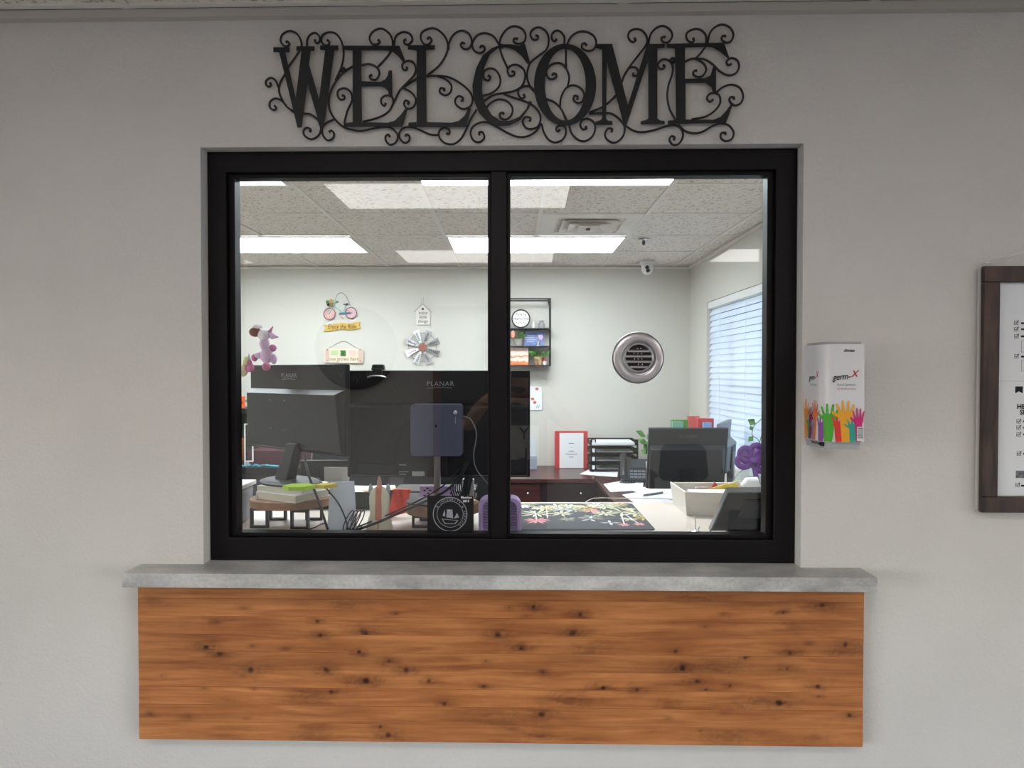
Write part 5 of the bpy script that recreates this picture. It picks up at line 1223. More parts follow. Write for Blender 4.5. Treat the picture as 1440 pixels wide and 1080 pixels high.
# second riser, purple pad, silver gadget
wood_riser('round wooden riser under the foot of the big monitor, behind the window decal', mB.x + .015, 2.17, .118, 1.089, 1.121, ((-.06, -.05), (.06, -.05), (-.05, .05), (.05, .05)))
pp_ = thing('purple_note_card', 'lavender card with dark marks standing behind the grey monitor post', 'card', (P(614, 700, 2.33).x, 2.33, ZN))
xa, xb = P(591, 700, 2.33).x, P(640, 700, 2.33).x
part_of(pp_, 'card', mat('lavender_card', (176, 160, 216), .7), lambda q: q.box(xa, xb, 2.32, 2.326, ZN, P(600, 683, 2.33).z))
for (x, y) in ((597, 690), (601, 687), (602, 694), (597, 697), (629, 688), (634, 694), (605, 690)):
    p_ = P(x, y, 2.319); part_of(pp_, 'mark', INK, lambda q: q.box(p_.x - .004, p_.x + .004, 2.3185, 2.32, p_.z - .002, p_.z + .003))
sg = thing('silver_gadget', 'silver-grey upright metal gadget with shiny clips behind the decal', 'gadget', (P(659, 700, 2.28).x, 2.28, ZN))
sgx = P(658, 700, 2.28).x
part_of(sg, 'body', mat('satin_silver', (176, 178, 182), .4, metal=.3), lambda q: q.prism(rrect(sgx - .019, sgx + .021, ZN, P(600, 673, 2.28).z, .006), lambda u, v, w: (u, w, v), 2.27, 2.295), bevel=.002)
for py in (670.5, 678, 684, 692):
    p_ = P(659.5, py, 2.265); part_of(sg, 'clip', CHROME, lambda q: q.box(p_.x - .006, p_.x + .004, 2.258, 2.272, p_.z - .006, p_.z + .005), bevel=.002)
# black letter tray behind the risers
tb = thing('black_desk_tray', 'black stacked desk tray behind the red pouch', 'tray', (-.31, 2.44, ZN))
for k in range(3):
    part_of(tb, 'tray', mat('dark_translucent_tray', (40, 40, 44), .3), lambda q: q.box(-.42, -.13, 2.37, 2.52, ZN + .002 + k * .032, ZN + .006 + k * .032), bevel=.001)
for (x, y) in ((-.42, 2.37), (-.135, 2.37), (-.42, 2.515), (-.135, 2.515)): part_of(tb, 'post', BLACK, lambda q: q.box(x, x + .006, y, y + .006, ZN, ZN + .075))
# stacked papers on a black organiser at the far edge, left
og = thing('desk_organiser', 'black desk organiser holding loose papers between the two monitors', 'organiser', (-.66, 2.45, ZN))
part_of(og, 'body', mat('organiser_black', (24, 24, 27), .4), lambda q: q.box(-.79, -.44, 2.40, 2.53, ZN, ZN + .062), bevel=.003)
part_of(og, 'rear_wall', mat('organiser_black', (24, 24, 27), .4), lambda q: q.box(-.79, -.60, 2.515, 2.53, ZN + .062, ZN + .16), bevel=.003)
def paper(label, pts, z, m_=None, h=.0012, name='paper_sheet', cat='paper', group=None):
    q = MB(); q.prism(pts, lambda u, v, w: (u, v, w), z, z + h); return single(name, label, cat, q, m_ or PAPER, group=group)
def quadpx(z, *pp): return [(onz(x, y, z).x, onz(x, y, z).y) for x, y in pp]
z_ = ZN + .0625
paper('loose white sheet on the organiser nearest the tent sign', [(-.64, 2.40), (-.46, 2.39), (-.43, 2.51), (-.60, 2.53)], z_)
paper('white envelope lying crooked on top of the organiser papers', [(-.60, 2.42), (-.42, 2.44), (-.44, 2.53), (-.62, 2.50)], z_ + .0015)
paper('orange-edged leaflet poking out of the organiser papers', [(-.52, 2.385), (-.40, 2.43), (-.42, 2.46), (-.54, 2.42)], z_ + .003, mat('orange_leaflet', (222, 150, 110), .7))
q = MB(); gp = P(474, 665, 2.50); q.box(P(456, 660, 2.5).x, P(491, 660, 2.5).x, 2.498, 2.502, z_ + .0015, P(456, 657, 2.5).z); single('grey_folder', 'pale grey folder standing behind the organiser papers', 'folder', q, mat('grey_card', (190, 188, 184), .7))
q = MB(); q.tube([(-.71, 2.43, z_ + .004), (-.60, 2.40, z_ + .004)], .0038, 8); single('yellow_pen', 'yellow pen on the organiser', 'pen', q, mat('pen_yellow', (214, 170, 60), .5), smooth=True)
paper('pink printed leaflet lying under the left wooden riser', [(-.70, 2.03), (-.58, 2.03), (-.57, 2.12), (-.68, 2.14)], ZN + .0005, mat('pink_leaflet', (226, 206, 204), .7))

# ---- unicorn plush on the left monitor's corner
uc = P(372, 488, 2.27)
un = thing('unicorn_plush', 'lilac plush unicorn with brown forelock sitting on the left monitor corner', 'plush toy', (uc.x, 2.30, zA1))
LIL = mat('lilac_plush', (206, 178, 204), .9); PNK = mat('rose_plush', (190, 110, 146), .9); BRN = mat('brown_plush', (112, 62, 54), .9); WPL = mat('white_plush', (226, 220, 226), .9)
def blob(name, m_, px, py, r, s3=(1, 1, 1), dy=0.0):
    return part_of(un, name, m_, lambda q: q.ball(P(px, py, 2.28 + dy), r * 2.28 / F, 14, 10, s3), smooth=True)
blob('head', WPL, 371, 471, 8.5, (1.0, 1.0, .95)); blob('muzzle', LIL, 380, 471.5, 5.0, (1.3, .9, .8))
blob('neck', LIL, 372, 484, 7.0, (1, 1, 1.3)); blob('body', LIL, 375, 500, 9.0, (1.0, 1, 1.2))
blob('forelock', BRN, 359, 467, 8.5, (1.0, .9, .8)); blob('forelock', WPL, 362, 459, 5, (1.4, .8, .6), -.01)
part_of(un, 'horn', PNK, lambda q: q.tube([P(379, 467, 2.28), P(384, 458.5, 2.28)], [.007, .001], 8), smooth=True)
part_of(un, 'ear', LIL, lambda q: q.tube([P(381, 474, 2.27), P(386, 473, 2.27), P(392, 474, 2.27)], [.008, .008, .001], 8), smooth=True)
blob('hoof', PNK, 383.5, 489.5, 5.2); blob('hoof', PNK, 374.5, 515.5, 5.8, dy=-.05); blob('hoof', PNK, 351, 517, 6.5, (1, 1, 1))
blob('foreleg', LIL, 379, 492, 4.5, (1.2, 1, .9)); blob('hindleg', LIL, 366, 500, 6.0, (1.5, 1, .8)); blob('hindleg', PNK, 358, 503, 4.5, (1, 1, 1.2)); blob('foreleg', LIL, 385, 505, 4.5, (1, 1, 1.6))
blob('tail', mat('cream_plush', (226, 208, 176), .9), 341, 521, 7.5, (1, 1, 1.2)); blob('tail', mat('yellow_plush', (214, 214, 160), .9), 346, 508, 6.0, (.8, 1, 1.2)); blob('tail', PNK, 350, 510, 4.5)
part_of(un, 'tail_tip', EARM, lambda q: q.tube([P(350, 506, 2.28), P(350, 497, 2.28)], [.007, .001], 8), smooth=True)

# ---- lavender ribbed basket behind the mullion
bk0, bk1 = P(673, 720, 2.0), P(733, 720, 2.0)
bas = thing('lavender_basket', 'lavender ribbed plastic basket on end behind the mullion', 'basket', ((bk0.x + bk1.x) / 2, 2.02, ZN))
LAV = mat('lavender_plastic', (196, 168, 220), .45)
zt_b = P(700, 699, 2.0).z
o_ = rrect(bk0.x, bk1.x, ZN, zt_b, .028, 6); i_ = rrect(bk0.x + .013, bk1.x - .013, ZN + .012, zt_b - .013, .018, 6)
part_of(bas, 'rim', LAV, lambda q: q.ring(o_, i_, lambda u, v, w: (u, w, v), 1.985, 2.045), bevel=.003)
part_of(bas, 'bottom', LAV, lambda q: q.prism(i_, lambda u, v, w: (u, w, v), 2.036, 2.044))
for k in range(11):
    z = ZN + .016 + k * .0082
    part_of(bas, 'rib', mat('lavender_light', (216, 200, 230), .45), lambda q: q.tube(spline([(bk0.x + .012, 2.012, z + .004), (bk0.x + .04, 2.03, z - .002), ((bk0.x + bk1.x) / 2, 2.034, z + .006), (bk1.x - .04, 2.03, z - .002), (bk1.x - .012, 2.012, z + .004)], 4), .0022, 5))

# ---- floral desk mat
mx0, mx1 = -.075, onz(922, 746, ZN).x
my0, my1 = onz(800, 746, ZN).y, onz(800, 709, ZN).y
mt_ = thing('floral_desk_mat', 'charcoal desk mat printed with pale wildflowers on the counter', 'desk mat', ((mx0 + mx1) / 2, (my0 + my1) / 2, ZN))
part_of(mt_, 'mat', mat('mat_charcoal', (62, 62, 70), .8), lambda q: q.prism(rrect(mx0, mx1, my0, my1, .015), lambda u, v, w: (u, v, w), ZN + .0002, ZN + .003))
PETAL = [mat('petal_cream', (206, 202, 170), .8), mat('petal_pink', (214, 140, 140), .8), mat('petal_white', (216, 212, 216), .8), mat('petal_sage', (150, 156, 130), .8), mat('petal_ochre', (190, 164, 96), .8)]
rnd = random.Random(4)
zp = ZN + .0032
def stroke(x, y, a, L, w_, m_, i):
    ca, sa = math.cos(a), math.sin(a)
    q = MB(); q.prism([(x, y), (x + L * .5 * ca - w_ * sa, y + L * .5 * sa + w_ * ca), (x + L * ca, y + L * sa), (x + L * .5 * ca + w_ * sa, y + L * .5 * sa - w_ * ca)], lambda u, v, w: (u, v, w), zp - .0003, zp + .0001 + i * .00002)
    return q
def floret(cx_, cy_, n, L, w_, m_, a0=0, a1=6.283, name='flower_print'):
    q = MB()
    for i in range(n):
        a = a0 + (a1 - a0) * i / n + rnd.uniform(-.12, .12)
        l_ = L * rnd.uniform(.75, 1.1); ca, sa = math.cos(a), math.sin(a)
        q.prism([(cx_, cy_), (cx_ + l_ * .55 * ca - w_ * sa, cy_ + l_ * .55 * sa + w_ * ca), (cx_ + l_ * ca, cy_ + l_ * sa), (cx_ + l_ * .55 * ca + w_ * sa, cy_ + l_ * .55 * sa - w_ * ca)], lambda u, v, w: (u, v, w), zp - .0003, zp + .0001 + rnd.uniform(0, .0003))
    q.v = [Vector((min(max(v.x, mx0 + .002), mx1 - .002), min(max(v.y, my0 + .002), my1 - .002), v.z)) for v in q.v]
    q.build(name, m_, mt_)
for k in range(26):
    x = mx0 + .03 + (mx1 - mx0 - .06) * k / 25 + rnd.uniform(-.01, .01); y = my1 - rnd.uniform(.01, .13)
    floret(x, y, 7, rnd.uniform(.03, .06), .006, PETAL[(0, 3, 0, 4, 0, 2, 3)[k % 7]])
for (px, py, L, c, n) in ((755, 732, .05, 1, 11), (755, 722, .08, 0, 10), (798, 730, .035, 3, 7), (790, 722, .05, 0, 8), (831, 718, .05, 1, 9), (833, 727, .05, 3, 6), (850, 722, .05, 0, 8), (878, 738, .022, 1, 6), (899, 737, .022, 1, 6), (885, 730, .03, 0, 6), (905, 728, .05, 4, 7), (875, 720, .09, 0, 7), (895, 722, .07, 0, 7), (830, 730, .05, 2, 5), (858, 735, .04, 2, 4)):
    p_ = onz(px, py, zp); floret(p_.x, p_.y, n, L, .006, PETAL[c])
for (xa, ya, xb, yb_) in ((873, 722, 878, 737), (880, 724, 898, 736), (752, 718, 755, 732), (768, 712, 770, 728), (811, 730, 862, 729), (815, 729, 850, 731)):
    p0, p1 = onz(xa, ya, zp), onz(xb, yb_, zp); part_of(mt_, 'stem_print', PETAL[2], lambda q: q.tube([p0, p1], .0022, 4, flat=.2))

# ---- white box, tilted terminal, pen at the right end of the counter
wbx = thing('white_tray_box', 'white cardboard tray filled with papers at the right end of the counter', 'tray', (.72, 2.39, ZN))
xb0, xb1 = P(963, 720, 2.30).x, .90
part_of(wbx, 'tray', mat('white_card', (222, 216, 208), .6), lambda q: (q.hexa([(xb0 + .006, 2.30, ZN), (xb1, 2.27, ZN), (xb1, 2.276, ZN), (xb0 + .006, 2.306, ZN), (xb0 - .004, 2.285, ZN + .082), (xb1, 2.255, ZN + .082), (xb1, 2.261, ZN + .082), (xb0 - .004, 2.291, ZN + .082)]),
    q.hexa([(xb0 + .006, 2.306, ZN), (xb0 + .012, 2.306, ZN), (xb0 + .012, 2.49, ZN), (xb0 + .006, 2.49, ZN), (xb0 - .004, 2.291, ZN + .082), (xb0 + .002, 2.291, ZN + .082), (xb0 + .002, 2.50, ZN + .082), (xb0 - .004, 2.50, ZN + .082)]),
    q.box(xb0 + .006, xb1, 2.48, 2.49, ZN, ZN + .082), q.box(xb1 - .006, xb1, 2.28, 2.48, ZN, ZN + .08), q.box(xb0 + .008, xb1 - .004, 2.30, 2.48, ZN, ZN + .004)))
boxthing('paper_stack', 'stack of white papers filling the white tray', 'papers', xb0 + .03, xb1 - .02, 2.31, 2.385, ZN + .0045, ZN + .074, PAPER, bevel=0)
def slope(label, name, cat, x0, x1, y0, y1, z0, z1, m_, th=.003):
    q = MB(); q.hexa([(x0, y0, z0), (x1, y0, z0), (x1, y1, z1), (x0, y1, z1), (x0, y0, z0 + th), (x1, y0, z0 + th), (x1, y1, z1 + th), (x0, y1, z1 + th)]); return single(name, label, cat, q, m_)
q = MB(); q.prism([(P(1000, 700, 2.40).x, ZN + .05), (P(1046, 700, 2.4).x, ZN + .05), (P(1034, 700, 2.4).x, P(1034, 679, 2.4).z), (P(1020, 700, 2.4).x, P(1020, 680, 2.4).z), (P(985, 700, 2.4).x, P(1000, 690, 2.4).z)], lambda u, v, w: (u, w, v), 2.39, 2.396); single('yellow_envelope', 'yellow envelope sticking out of the white tray', 'envelope', q, mat('envelope_yellow', (218, 186, 70), .7))
q = MB(); q.prism([(P(1022, 700, 2.43).x, ZN + .03), (P(1048, 700, 2.43).x, ZN + .03), (P(1046, 690, 2.43).x, P(1046, 690, 2.43).z), (P(1038, 680, 2.43).x, P(1038, 676, 2.43).z), (P(1022, 680, 2.43).x, P(1022, 681, 2.43).z)], lambda u, v, w: (u, w, v), 2.43, 2.434); single('cream_envelope', 'cream paper behind the yellow envelope in the white tray', 'paper', q, mat('paper_cream', (222, 216, 196), .7))
q = MB(); q.ball(P(1005, 684, 2.45), .011, 12, 8); q.v = [v + Vector((0, 0, ZN + .0865 - min(w.z for w in q.v))) if False else v for v in q.v]
q2 = MB(); q2.lathe([(.012, 0), (.012, .05), (.010, .075), (.001, .086)], (P(1005, 700, 2.45).x, 2.45, ZN + .0045), 'z', 16); single('red_tube', 'red capped tube standing in the white tray', 'tube', q2, mat('tube_red', (176, 40, 44), .5), smooth=True)
q = MB(); q.prism(rrect(P(978, 700, 2.46).x, P(1001, 700, 2.46).x, ZN + .0045, P(978, 685, 2.46).z, .003), lambda u, v, w: (u, w, v), 2.455, 2.47); single('patterned_packet', 'small pale patterned packet in the left of the white tray', 'packet', q, mat('packet_print', (196, 170, 170), .7, var=((150, 110, 120), (224, 214, 206)), vscale=60))
q = MB(); q.tube([P(1043, 684, 2.44), P(1050, 679, 2.44), P(1065, 678, 2.44)], [.008, .019, .019], 14); single('paper_roll', 'rolled white paper lying at the right of the tray', 'paper roll', q, PAPER, smooth=True)
# tilted terminal (seen from behind)
tm = thing('tilted_touch_screen', 'tilted black touch screen with a pale rim at the lower right corner of the pane', 'screen', (.73, 2.03, ZN))
bl_, tl_ = Vector((onz(1001, 752, ZN).x + .004, 2.045, ZN + .006)), P(1034, 693, 1.885)
xr2 = .90
dirv = (tl_ - bl_); dirv.x = 0; dirv.normalize(); nv = Vector((0, dirv.z, -dirv.y))
def tq(x, t, o): 
    p_ = bl_ + (tl_ - bl_) * t; return Vector((x, p_.y, p_.z)) + nv * o
part_of(tm, 'shell', mat('gloss_black', (12, 12, 14), .12, coat=.5), lambda q: q.hexa([tq(bl_.x, 0, 0), tq(xr2, 0, 0), tq(xr2, 0, .014), tq(bl_.x, 0, .014), tq(bl_.x, 1, 0), tq(xr2, 1, 0), tq(xr2, 1, .014), tq(bl_.x, 1, .014)]), bevel=.002)
for (x0, x1, t0, t1) in ((bl_.x - .004, bl_.x, -.02, 1.02), (bl_.x, xr2, 1.0, 1.025)):
    part_of(tm, 'rim', GREYM, lambda q: q.hexa([tq(x0, t0, -.001), tq(x1, t0, -.001), tq(x1, t0, .015), tq(x0, t0, .015), tq(x0, t1, -.001), tq(x1, t1, -.001), tq(x1, t1, .015), tq(x0, t1, .015)]))
part_of(tm, 'stand_foot', BLACK, lambda q: q.box(bl_.x + .05, bl_.x + .17, 1.98, 2.12, ZN, ZN + .008), bevel=.003)
part_of(tm, 'stand_arm', BLACK, lambda q: q.hexa([(bl_.x + .085, 2.05, ZN + .008), (bl_.x + .135, 2.05, ZN + .008), (bl_.x + .135, 2.07, ZN + .008), (bl_.x + .085, 2.07, ZN + .008), (bl_.x + .085, 1.985, ZN + .075), (bl_.x + .135, 1.985, ZN + .075), (bl_.x + .135, 2.0, ZN + .085), (bl_.x + .085, 2.0, ZN + .085)]))
part_of(tm, 'arm_plate', mat('plate_dark', (44, 45, 50), .35), lambda q: q.hexa([tq(bl_.x + .06, .38, -.004), tq(xr2 - .05, .38, -.004), tq(xr2 - .05, .38, 0), tq(bl_.x + .06, .38, 0), tq(bl_.x + .06, .82, -.004), tq(xr2 - .05, .82, -.004), tq(xr2 - .05, .82, 0), tq(bl_.x + .06, .82, 0)]), bevel=.001)
pn = thing('desk_pen', 'silver desk pen on a chrome swivel base near the tilted screen', 'pen', tuple(onz(979, 749, ZN)))
pb_ = onz(979, 749, ZN)
part_of(pn, 'base', CHROME, lambda q: q.lathe([(.016, 0), (.016, .003), (.008, .006), (.004, .009), (.001, .01)], pb_, 'z', 20), smooth=True)
part_of(pn, 'barrel', CHROME, lambda q: q.tube([pb_ + Vector((-.002, 0, .008)), pb_ + Vector((-.003, 0, .045)), pb_ + Vector((-.012, .002, .066))], [.0016, .0014, .0008], 6))
part_of(pn, 'clip', CHROME, lambda q: q.tube([pb_ + Vector((.006, 0, .006)), pb_ + Vector((.010, 0, .018))], .002, 6))
cable('pale wire arching at the far edge of the counter behind the mat', [onz(820, 709, ZN + .003), P(827, 704, 2.52), P(838, 700.5, 2.53), P(870, 700.5, 2.53), P(905, 701, 2.52), P(945, 702, 2.50), onz(960, 711, ZN + .003)], .0017, mat('pale_wire', (190, 180, 174), .5))

# ---- back desk things: binder, trays, paper, phone
rbp = thing('red_binder', 'red binder with a white cover sheet standing on the back desk', 'binder', (P(803, 656, 5.62).x, 5.62, zd))
bx0, bx1 = P(780.5, 640, 5.62).x, P(826.5, 640, 5.62).x
hb = .31
RED = mat('binder_red', (190, 58, 62), .45)
part_of(rbp, 'cover', RED, lambda q: q.box(bx0, bx1, 5.62, 5.68, zd, zd + hb), bevel=.003)
part_of(rbp, 'cover_sheet', PAPER, lambda q: q.box(bx0 + .037, bx1 - .036, 5.6185, 5.62, zd + .004, zd + hb - .014))
for k, (t, yy) in enumerate((('2021', .21), ('&', .175), ('Office', .145), ('Policy Manual', .12), ('Book', .095))):
    part_of(rbp, 'text_line', INK, lambda q: q.box((bx0 + bx1) / 2 - (.022, .003, .022, .05, .02)[k], (bx0 + bx1) / 2 + (.022, .003, .022, .05, .02)[k], 5.6178, 5.6186, zd + yy - .0022, zd + yy + .0022))
ah = thing('acrylic_card_holder', 'clear acrylic card holder on the back desk at the edge of the big monitor', 'card holder', (P(752, 650, 5.6).x, 5.6, zd))
part_of(ah, 'base', mat('smoky_acrylic', (150, 156, 170), .3), lambda q: q.box(P(742, 650, 5.6).x, P(755, 650, 5.6).x, 5.56, 5.64, zd, zd + .11), bevel=.002)
part_of(ah, 'back_sheet', mat('pale_acrylic', (196, 200, 204), .3), lambda q: q.box(P(743, 650, 5.6).x, P(753, 650, 5.6).x, 5.62, 5.63, zd + .11, zd + .27))
trp = thing('letter_trays', 'stack of four black letter trays with papers on the back desk', 'letter tray', (P(862, 660, 5.5).x, 5.5, zd))
tx0, tx1 = P(830, 640, 5.42).x, P(897, 640, 5.42).x
for k in range(4):
    z = zd + .012 + k * .068
    def tray(q, z=z):
        q.box(tx0, tx1, 5.40, 5.68, z, z + .004); q.box(tx0, tx1, 5.674, 5.68, z, z + .035); q.box(tx0, tx0 + .006, 5.40, 5.68, z, z + .035); q.box(tx1 - .006, tx1, 5.40, 5.68, z, z + .035)
        q.box(tx0, tx0 + .045, 5.40, 5.406, z, z + .048); q.box(tx1 - .035, tx1, 5.40, 5.406, z, z + .048); q.box(tx0, tx1, 5.40, 5.403, z, z + .014)
    part_of(trp, 'tray', BLACK, tray)
    if k < 3:
        part_of(trp, 'support', BLACK, lambda q: [q.box(x, x + .012, 5.405, 5.42, z + .035, z + .068) for x in (tx0, tx1 - .012)])
    part_of(trp, 'paper_stack', PAPER, lambda q: q.box(tx0 + .01, tx1 - .03, 5.398 if k == 3 else 5.41, 5.66, z + .0045, z + (.012 if k < 3 else .024)))
    part_of(trp, 'tab', PAPER, lambda q: q.box(tx0 + .014, tx0 + .034, 5.3985, 5.40, z + .012, z + .044))
part_of(trp, 'foot', BLACK, lambda q: [q.box(x, x + .03, 5.42, 5.66, zd, zd + .012) for x in (tx0, tx1 - .03)])
paper('white sheet lying on the back desk in front of the letter trays', quadpx(zd, (815, 667), (828, 660.5), (869, 663), (868, 671)), zd + .0004, h=.002)
ph = thing('desk_phone', 'black office desk phone with handset on the corner of the desks', 'phone', tuple(onz(888, 676, zd)))
po = onz(890, 679, zd)
phb = Matrix.Translation(po) @ Matrix.Rotation(R(-8), 4, 'Z') @ Matrix.Rotation(R(32), 4, 'X')
def phx(fn, name, m_, **k):
    q = MB(); fn(q); q.xf(phb); q.build(name, m_, ph, **k)
DK = mat('phone_black', (28, 29, 32), .4)
phx(lambda q: q.box(-.09, .135, 0, .24, .008, .03), 'body', DK, bevel=.005)
phx(lambda q: q.box(-.005, .10, .13, .22, .03, .036), 'display', mat('phone_display', (50, 54, 60), .3), bevel=.002)
for i in range(5):
    for j in range(3 if i < 4 else 3):
        phx(lambda q: q.box(-.02 + i * .029, .002 + i * .029, .015 + j * .032, .037 + j * .032, .03, .035), 'key', mat('key_grey', (92, 96, 102), .5), bevel=.001)
phx(lambda q: q.tube([(-.065, .00, .055), (-.067, .05, .068), (-.068, .12, .072), (-.067, .19, .068), (-.065, .24, .055)], [.026, .020, .018, .020, .026], 12, flat=1.0), 'handset', DK, smooth=True)
q = MB(); st2 = po + Vector((0, .10, 0)); q.box(po.x - .08, po.x + .12, po.y + .14, po.y + .165, zd, zd + .09); q.build('stand', DK, ph)
q = MB(); q.tube([po + Vector((-.10 + .012 * math.cos(i * 1.1) + .006 * i * .55 if i < 30 else 0, -.05 + .012 * math.sin(i * 1.1), .012)) for i in range(30)], .004, 5); q.build('coiled_cord', DK, ph, smooth=True)
phx(lambda q: q.box(.10, .155, .10, .20, .036, .038), 'note', PAPER)
# papers on the right desk
for lab, pts in (('white form on the right desk beside the phone', ((849, 681), (872, 677), (905, 678), (903, 690), (858, 692))), ('long white form lying nearest the corner of the right desk', ((875, 696), (900, 692), (950, 690), (954, 702), (893, 708))),
                 ('white paper under the dark right-hand monitor', ((884, 688), (925, 683), (958, 688), (955, 694), (898, 694))), ('white sheet at the front of the right desk pile', ((888, 710), (925, 703), (950, 704), (948, 711.5), (890, 713)))):
    zd2 = zd + .0005 + .0026 * (['beside', 'long', 'under', 'front'].index(next(w for w in ('beside', 'long', 'under', 'front') if w in lab)))
    paper(lab, quadpx(zd2, *pts), zd2, h=.0024)
q = MB(); a, c = onz(905, 697, zd + .012), onz(932, 693, zd + .012); q.tube([a, c], .009, 8, flat=.4); single('grey_clip_strip', 'thin grey ruler strip on the white forms', 'ruler', q, mat('ruler_grey', (120, 122, 124), .5))
# right-hand monitors
Ym = 3.98
mc0 = P(966, 645, Ym)
RB_ = thing('computer_monitor', 'dark monitor on the right desk with papers at its foot', 'monitor', (mc0.x, Ym, zd), R(0))
tilt = Matrix.Translation((0, 0, .292)) @ Matrix.Rotation(R(13), 4, 'X')
wR, hR = .465, .375
def rt(fn, name, m_, par=RB_, M=tilt, **k):
    q = MB(); fn(q); q.xf(M); return q.build(name, m_, par, local=True, **k)
rt(lambda q: q.box(-wR / 2, wR / 2, 0, .022, -hR / 2, hR / 2), 'bezel', mat('monitor_grey', (44, 45, 48), .5), bevel=.003)
rt(lambda q: q.box(-wR / 2 + .012, wR / 2 - .012, .022, .0235, -hR / 2 + .016, hR / 2 - .012), 'screen', SCREEN)
rt(lambda q: q.hexa([(-wR / 2 + .01, -.03, -hR / 2 + .01), (wR / 2 - .01, -.03, -hR / 2 + .01), (wR / 2 - .01, .001, -hR / 2 + .004), (-wR / 2 + .01, .001, -hR / 2 + .004), (-wR / 2 + .01, -.034, hR * .18), (wR / 2 - .04, -.034, hR * .18), (wR / 2 - .01, .001, hR * .23), (-wR / 2 + .01, .001, hR * .23)]), 'rear_bulge', mat('monitor_grey', (44, 45, 48), .5), bevel=.003)
lettering(RB_, 'PLANAR', tuple(tilt @ Vector((0, -.0008, hR / 2 - .05))), .028, mat('dim_logo', (86, 88, 92), .5), u=(1, 0, 0), v=tuple(tilt.to_3x3() @ Vector((0, 0, 1))), local=True)
part_of(RB_, 'stand_neck', BLACK, lambda q: q.box(-.045, .045, -.02, .02, .012, .26), local=True, bevel=.004)
part_of(RB_, 'stand_base', BLACK, lambda q: q.lathe([(.13, 0.004), (.13, .010), (.04, .018), (.001, .019)], (0, 0, 0), 'z', 32, 1, .8), local=True, smooth=True)
# second monitor, turned to the window
R2 = thing('computer_monitor', 'pale grey monitor turned towards the window blind', 'monitor', (1.35, 4.29, zd), R(64))
M2 = Matrix.Translation((0, 0, .32)) @ Matrix.Rotation(R(4), 4, 'X')
GMON = mat('monitor_silver', (120, 126, 128), .45)
rt(lambda q: q.box(-.235, .235, 0, .02, -.17, .17), 'bezel', GMON, R2, M2, bevel=.003)
rt(lambda q: q.box(-.225, .225, .02, .0215, -.16, .16), 'screen', SCREEN, R2, M2)
rt(lambda q: q.hexa([(-.18, -.05, -.13), (.18, -.05, -.13), (.22, .001, -.16), (-.22, .001, -.16), (-.18, -.05, .03), (.18, -.05, .03), (.22, .001, .06), (-.22, .001, .06)]), 'rear_bulge', GMON, R2, M2, bevel=.004)
rt(lambda q: q.box(-.05, .07, -.058, -.05, -.12, .02), 'mount_plate', mat('plate_black', (30, 30, 33), .5), R2, M2, bevel=.002)
part_of(R2, 'stand_neck', GMON, lambda q: q.box(-.03, .03, -.06, -.02, .01, .3), local=True, bevel=.004)
part_of(R2, 'stand_base', GMON, lambda q: q.lathe([(.11, .003), (.11, .010), (.03, .018), (.001, .019)], (0, -.02, 0), 'z', 28, 1, .8), local=True, smooth=True)
cable('white cable hanging from the plate of the window-side monitor', [P(1040, 630, 4.22), P(1039.5, 642, 4.2), P(1042, 652, 4.2), P(1043, 664, 4.22), onz(1046, 702, zd + .004)], .004, mat('cord_cream', (206, 202, 188), .5))
# binders behind the monitors
for (a0, a1, y0, Y, rgb, lab) in ((945, 968, 590.5, 5.25, (92, 146, 60), 'green ring binder standing behind the right-hand monitor'), (946, 961, 593, 5.18, (120, 170, 150), 'mint file in front of the green binder'), (968, 984, 585.5, 5.45, (206, 92, 88), 'salmon red file standing farthest behind the right-hand monitor'), (981, 1004, 588.5, 4.98, (200, 62, 66), 'red folder between the salmon file and the blind'), (990, 1001, 594, 4.92, (128, 156, 196), 'pale blue folder standing in front of the red folder')):
    q = MB(); xa, xb = P(a0, 600, Y).x, P(a1, 600, Y).x; q.box(xa, xb, Y, Y + .045, zd, P(900, y0, Y).z); single('ring_binder' if 'binder' in lab else 'file_folder', lab, 'binder' if 'binder' in lab else 'folder', q, mat('file_%d_%d_%d' % rgb, rgb, .5), bevel=.003)
pot_plant(917, zd, .045, .08, 'green leafed plant peeking out left of the right-hand monitor', mat('white_ceramic', (214, 212, 210), .3), 16, .05, .24, Y=5.3, size=.09)
# ribbon basket and vine
pbk = thing('gift_basket', 'gift basket tied with a big purple ribbon bow by the blind', 'gift basket', tuple(P(1062, 700, 3.7)))
pbk.location.z = zd + .001; BASE[pbk.name] = Vector(pbk.location)
VIO = mat('purple_ribbon', (104, 54, 138), .45); bc = P(1058, 647, 3.66)
part_of(pbk, 'basket', mat('wicker', (124, 104, 72), .8, bump=.5, bscale=90), lambda q: q.lathe([(.10, 0), (.13, .10), (.12, .10), (.10, .02), (.001, .02)], (P(1068, 700, 3.72).x, 3.80, zd + .001), 'z', 24), smooth=True)
def cello(n, l, b):
    b.inputs['Base Color'].default_value = lin((210, 220, 214)); b.inputs['Roughness'].default_value = .12; b.inputs['Alpha'].default_value = .45
part_of(pbk, 'cellophane', ramp_mat('cellophane', cello), lambda q: q.lathe([(.13, .09), (.135, .16), (.09, .23), (.03, .27), (.06, .32)], (P(1068, 700, 3.72).x, 3.80, zd), 'z', 14), smooth=False)
for k in range(14):
    a = k * 2.4; part_of(pbk, 'filler_leaf', LEAF if k % 2 else BLACK, lambda q: q.tube([(P(1064, 700, 3.72).x + .05 * math.cos(a), 3.79 + .04 * math.sin(a), zd + .10), (P(1064, 700, 3.72).x + .09 * math.cos(a + .5), 3.79 + .06 * math.sin(a), zd + .19)], [.006, .002], 5))
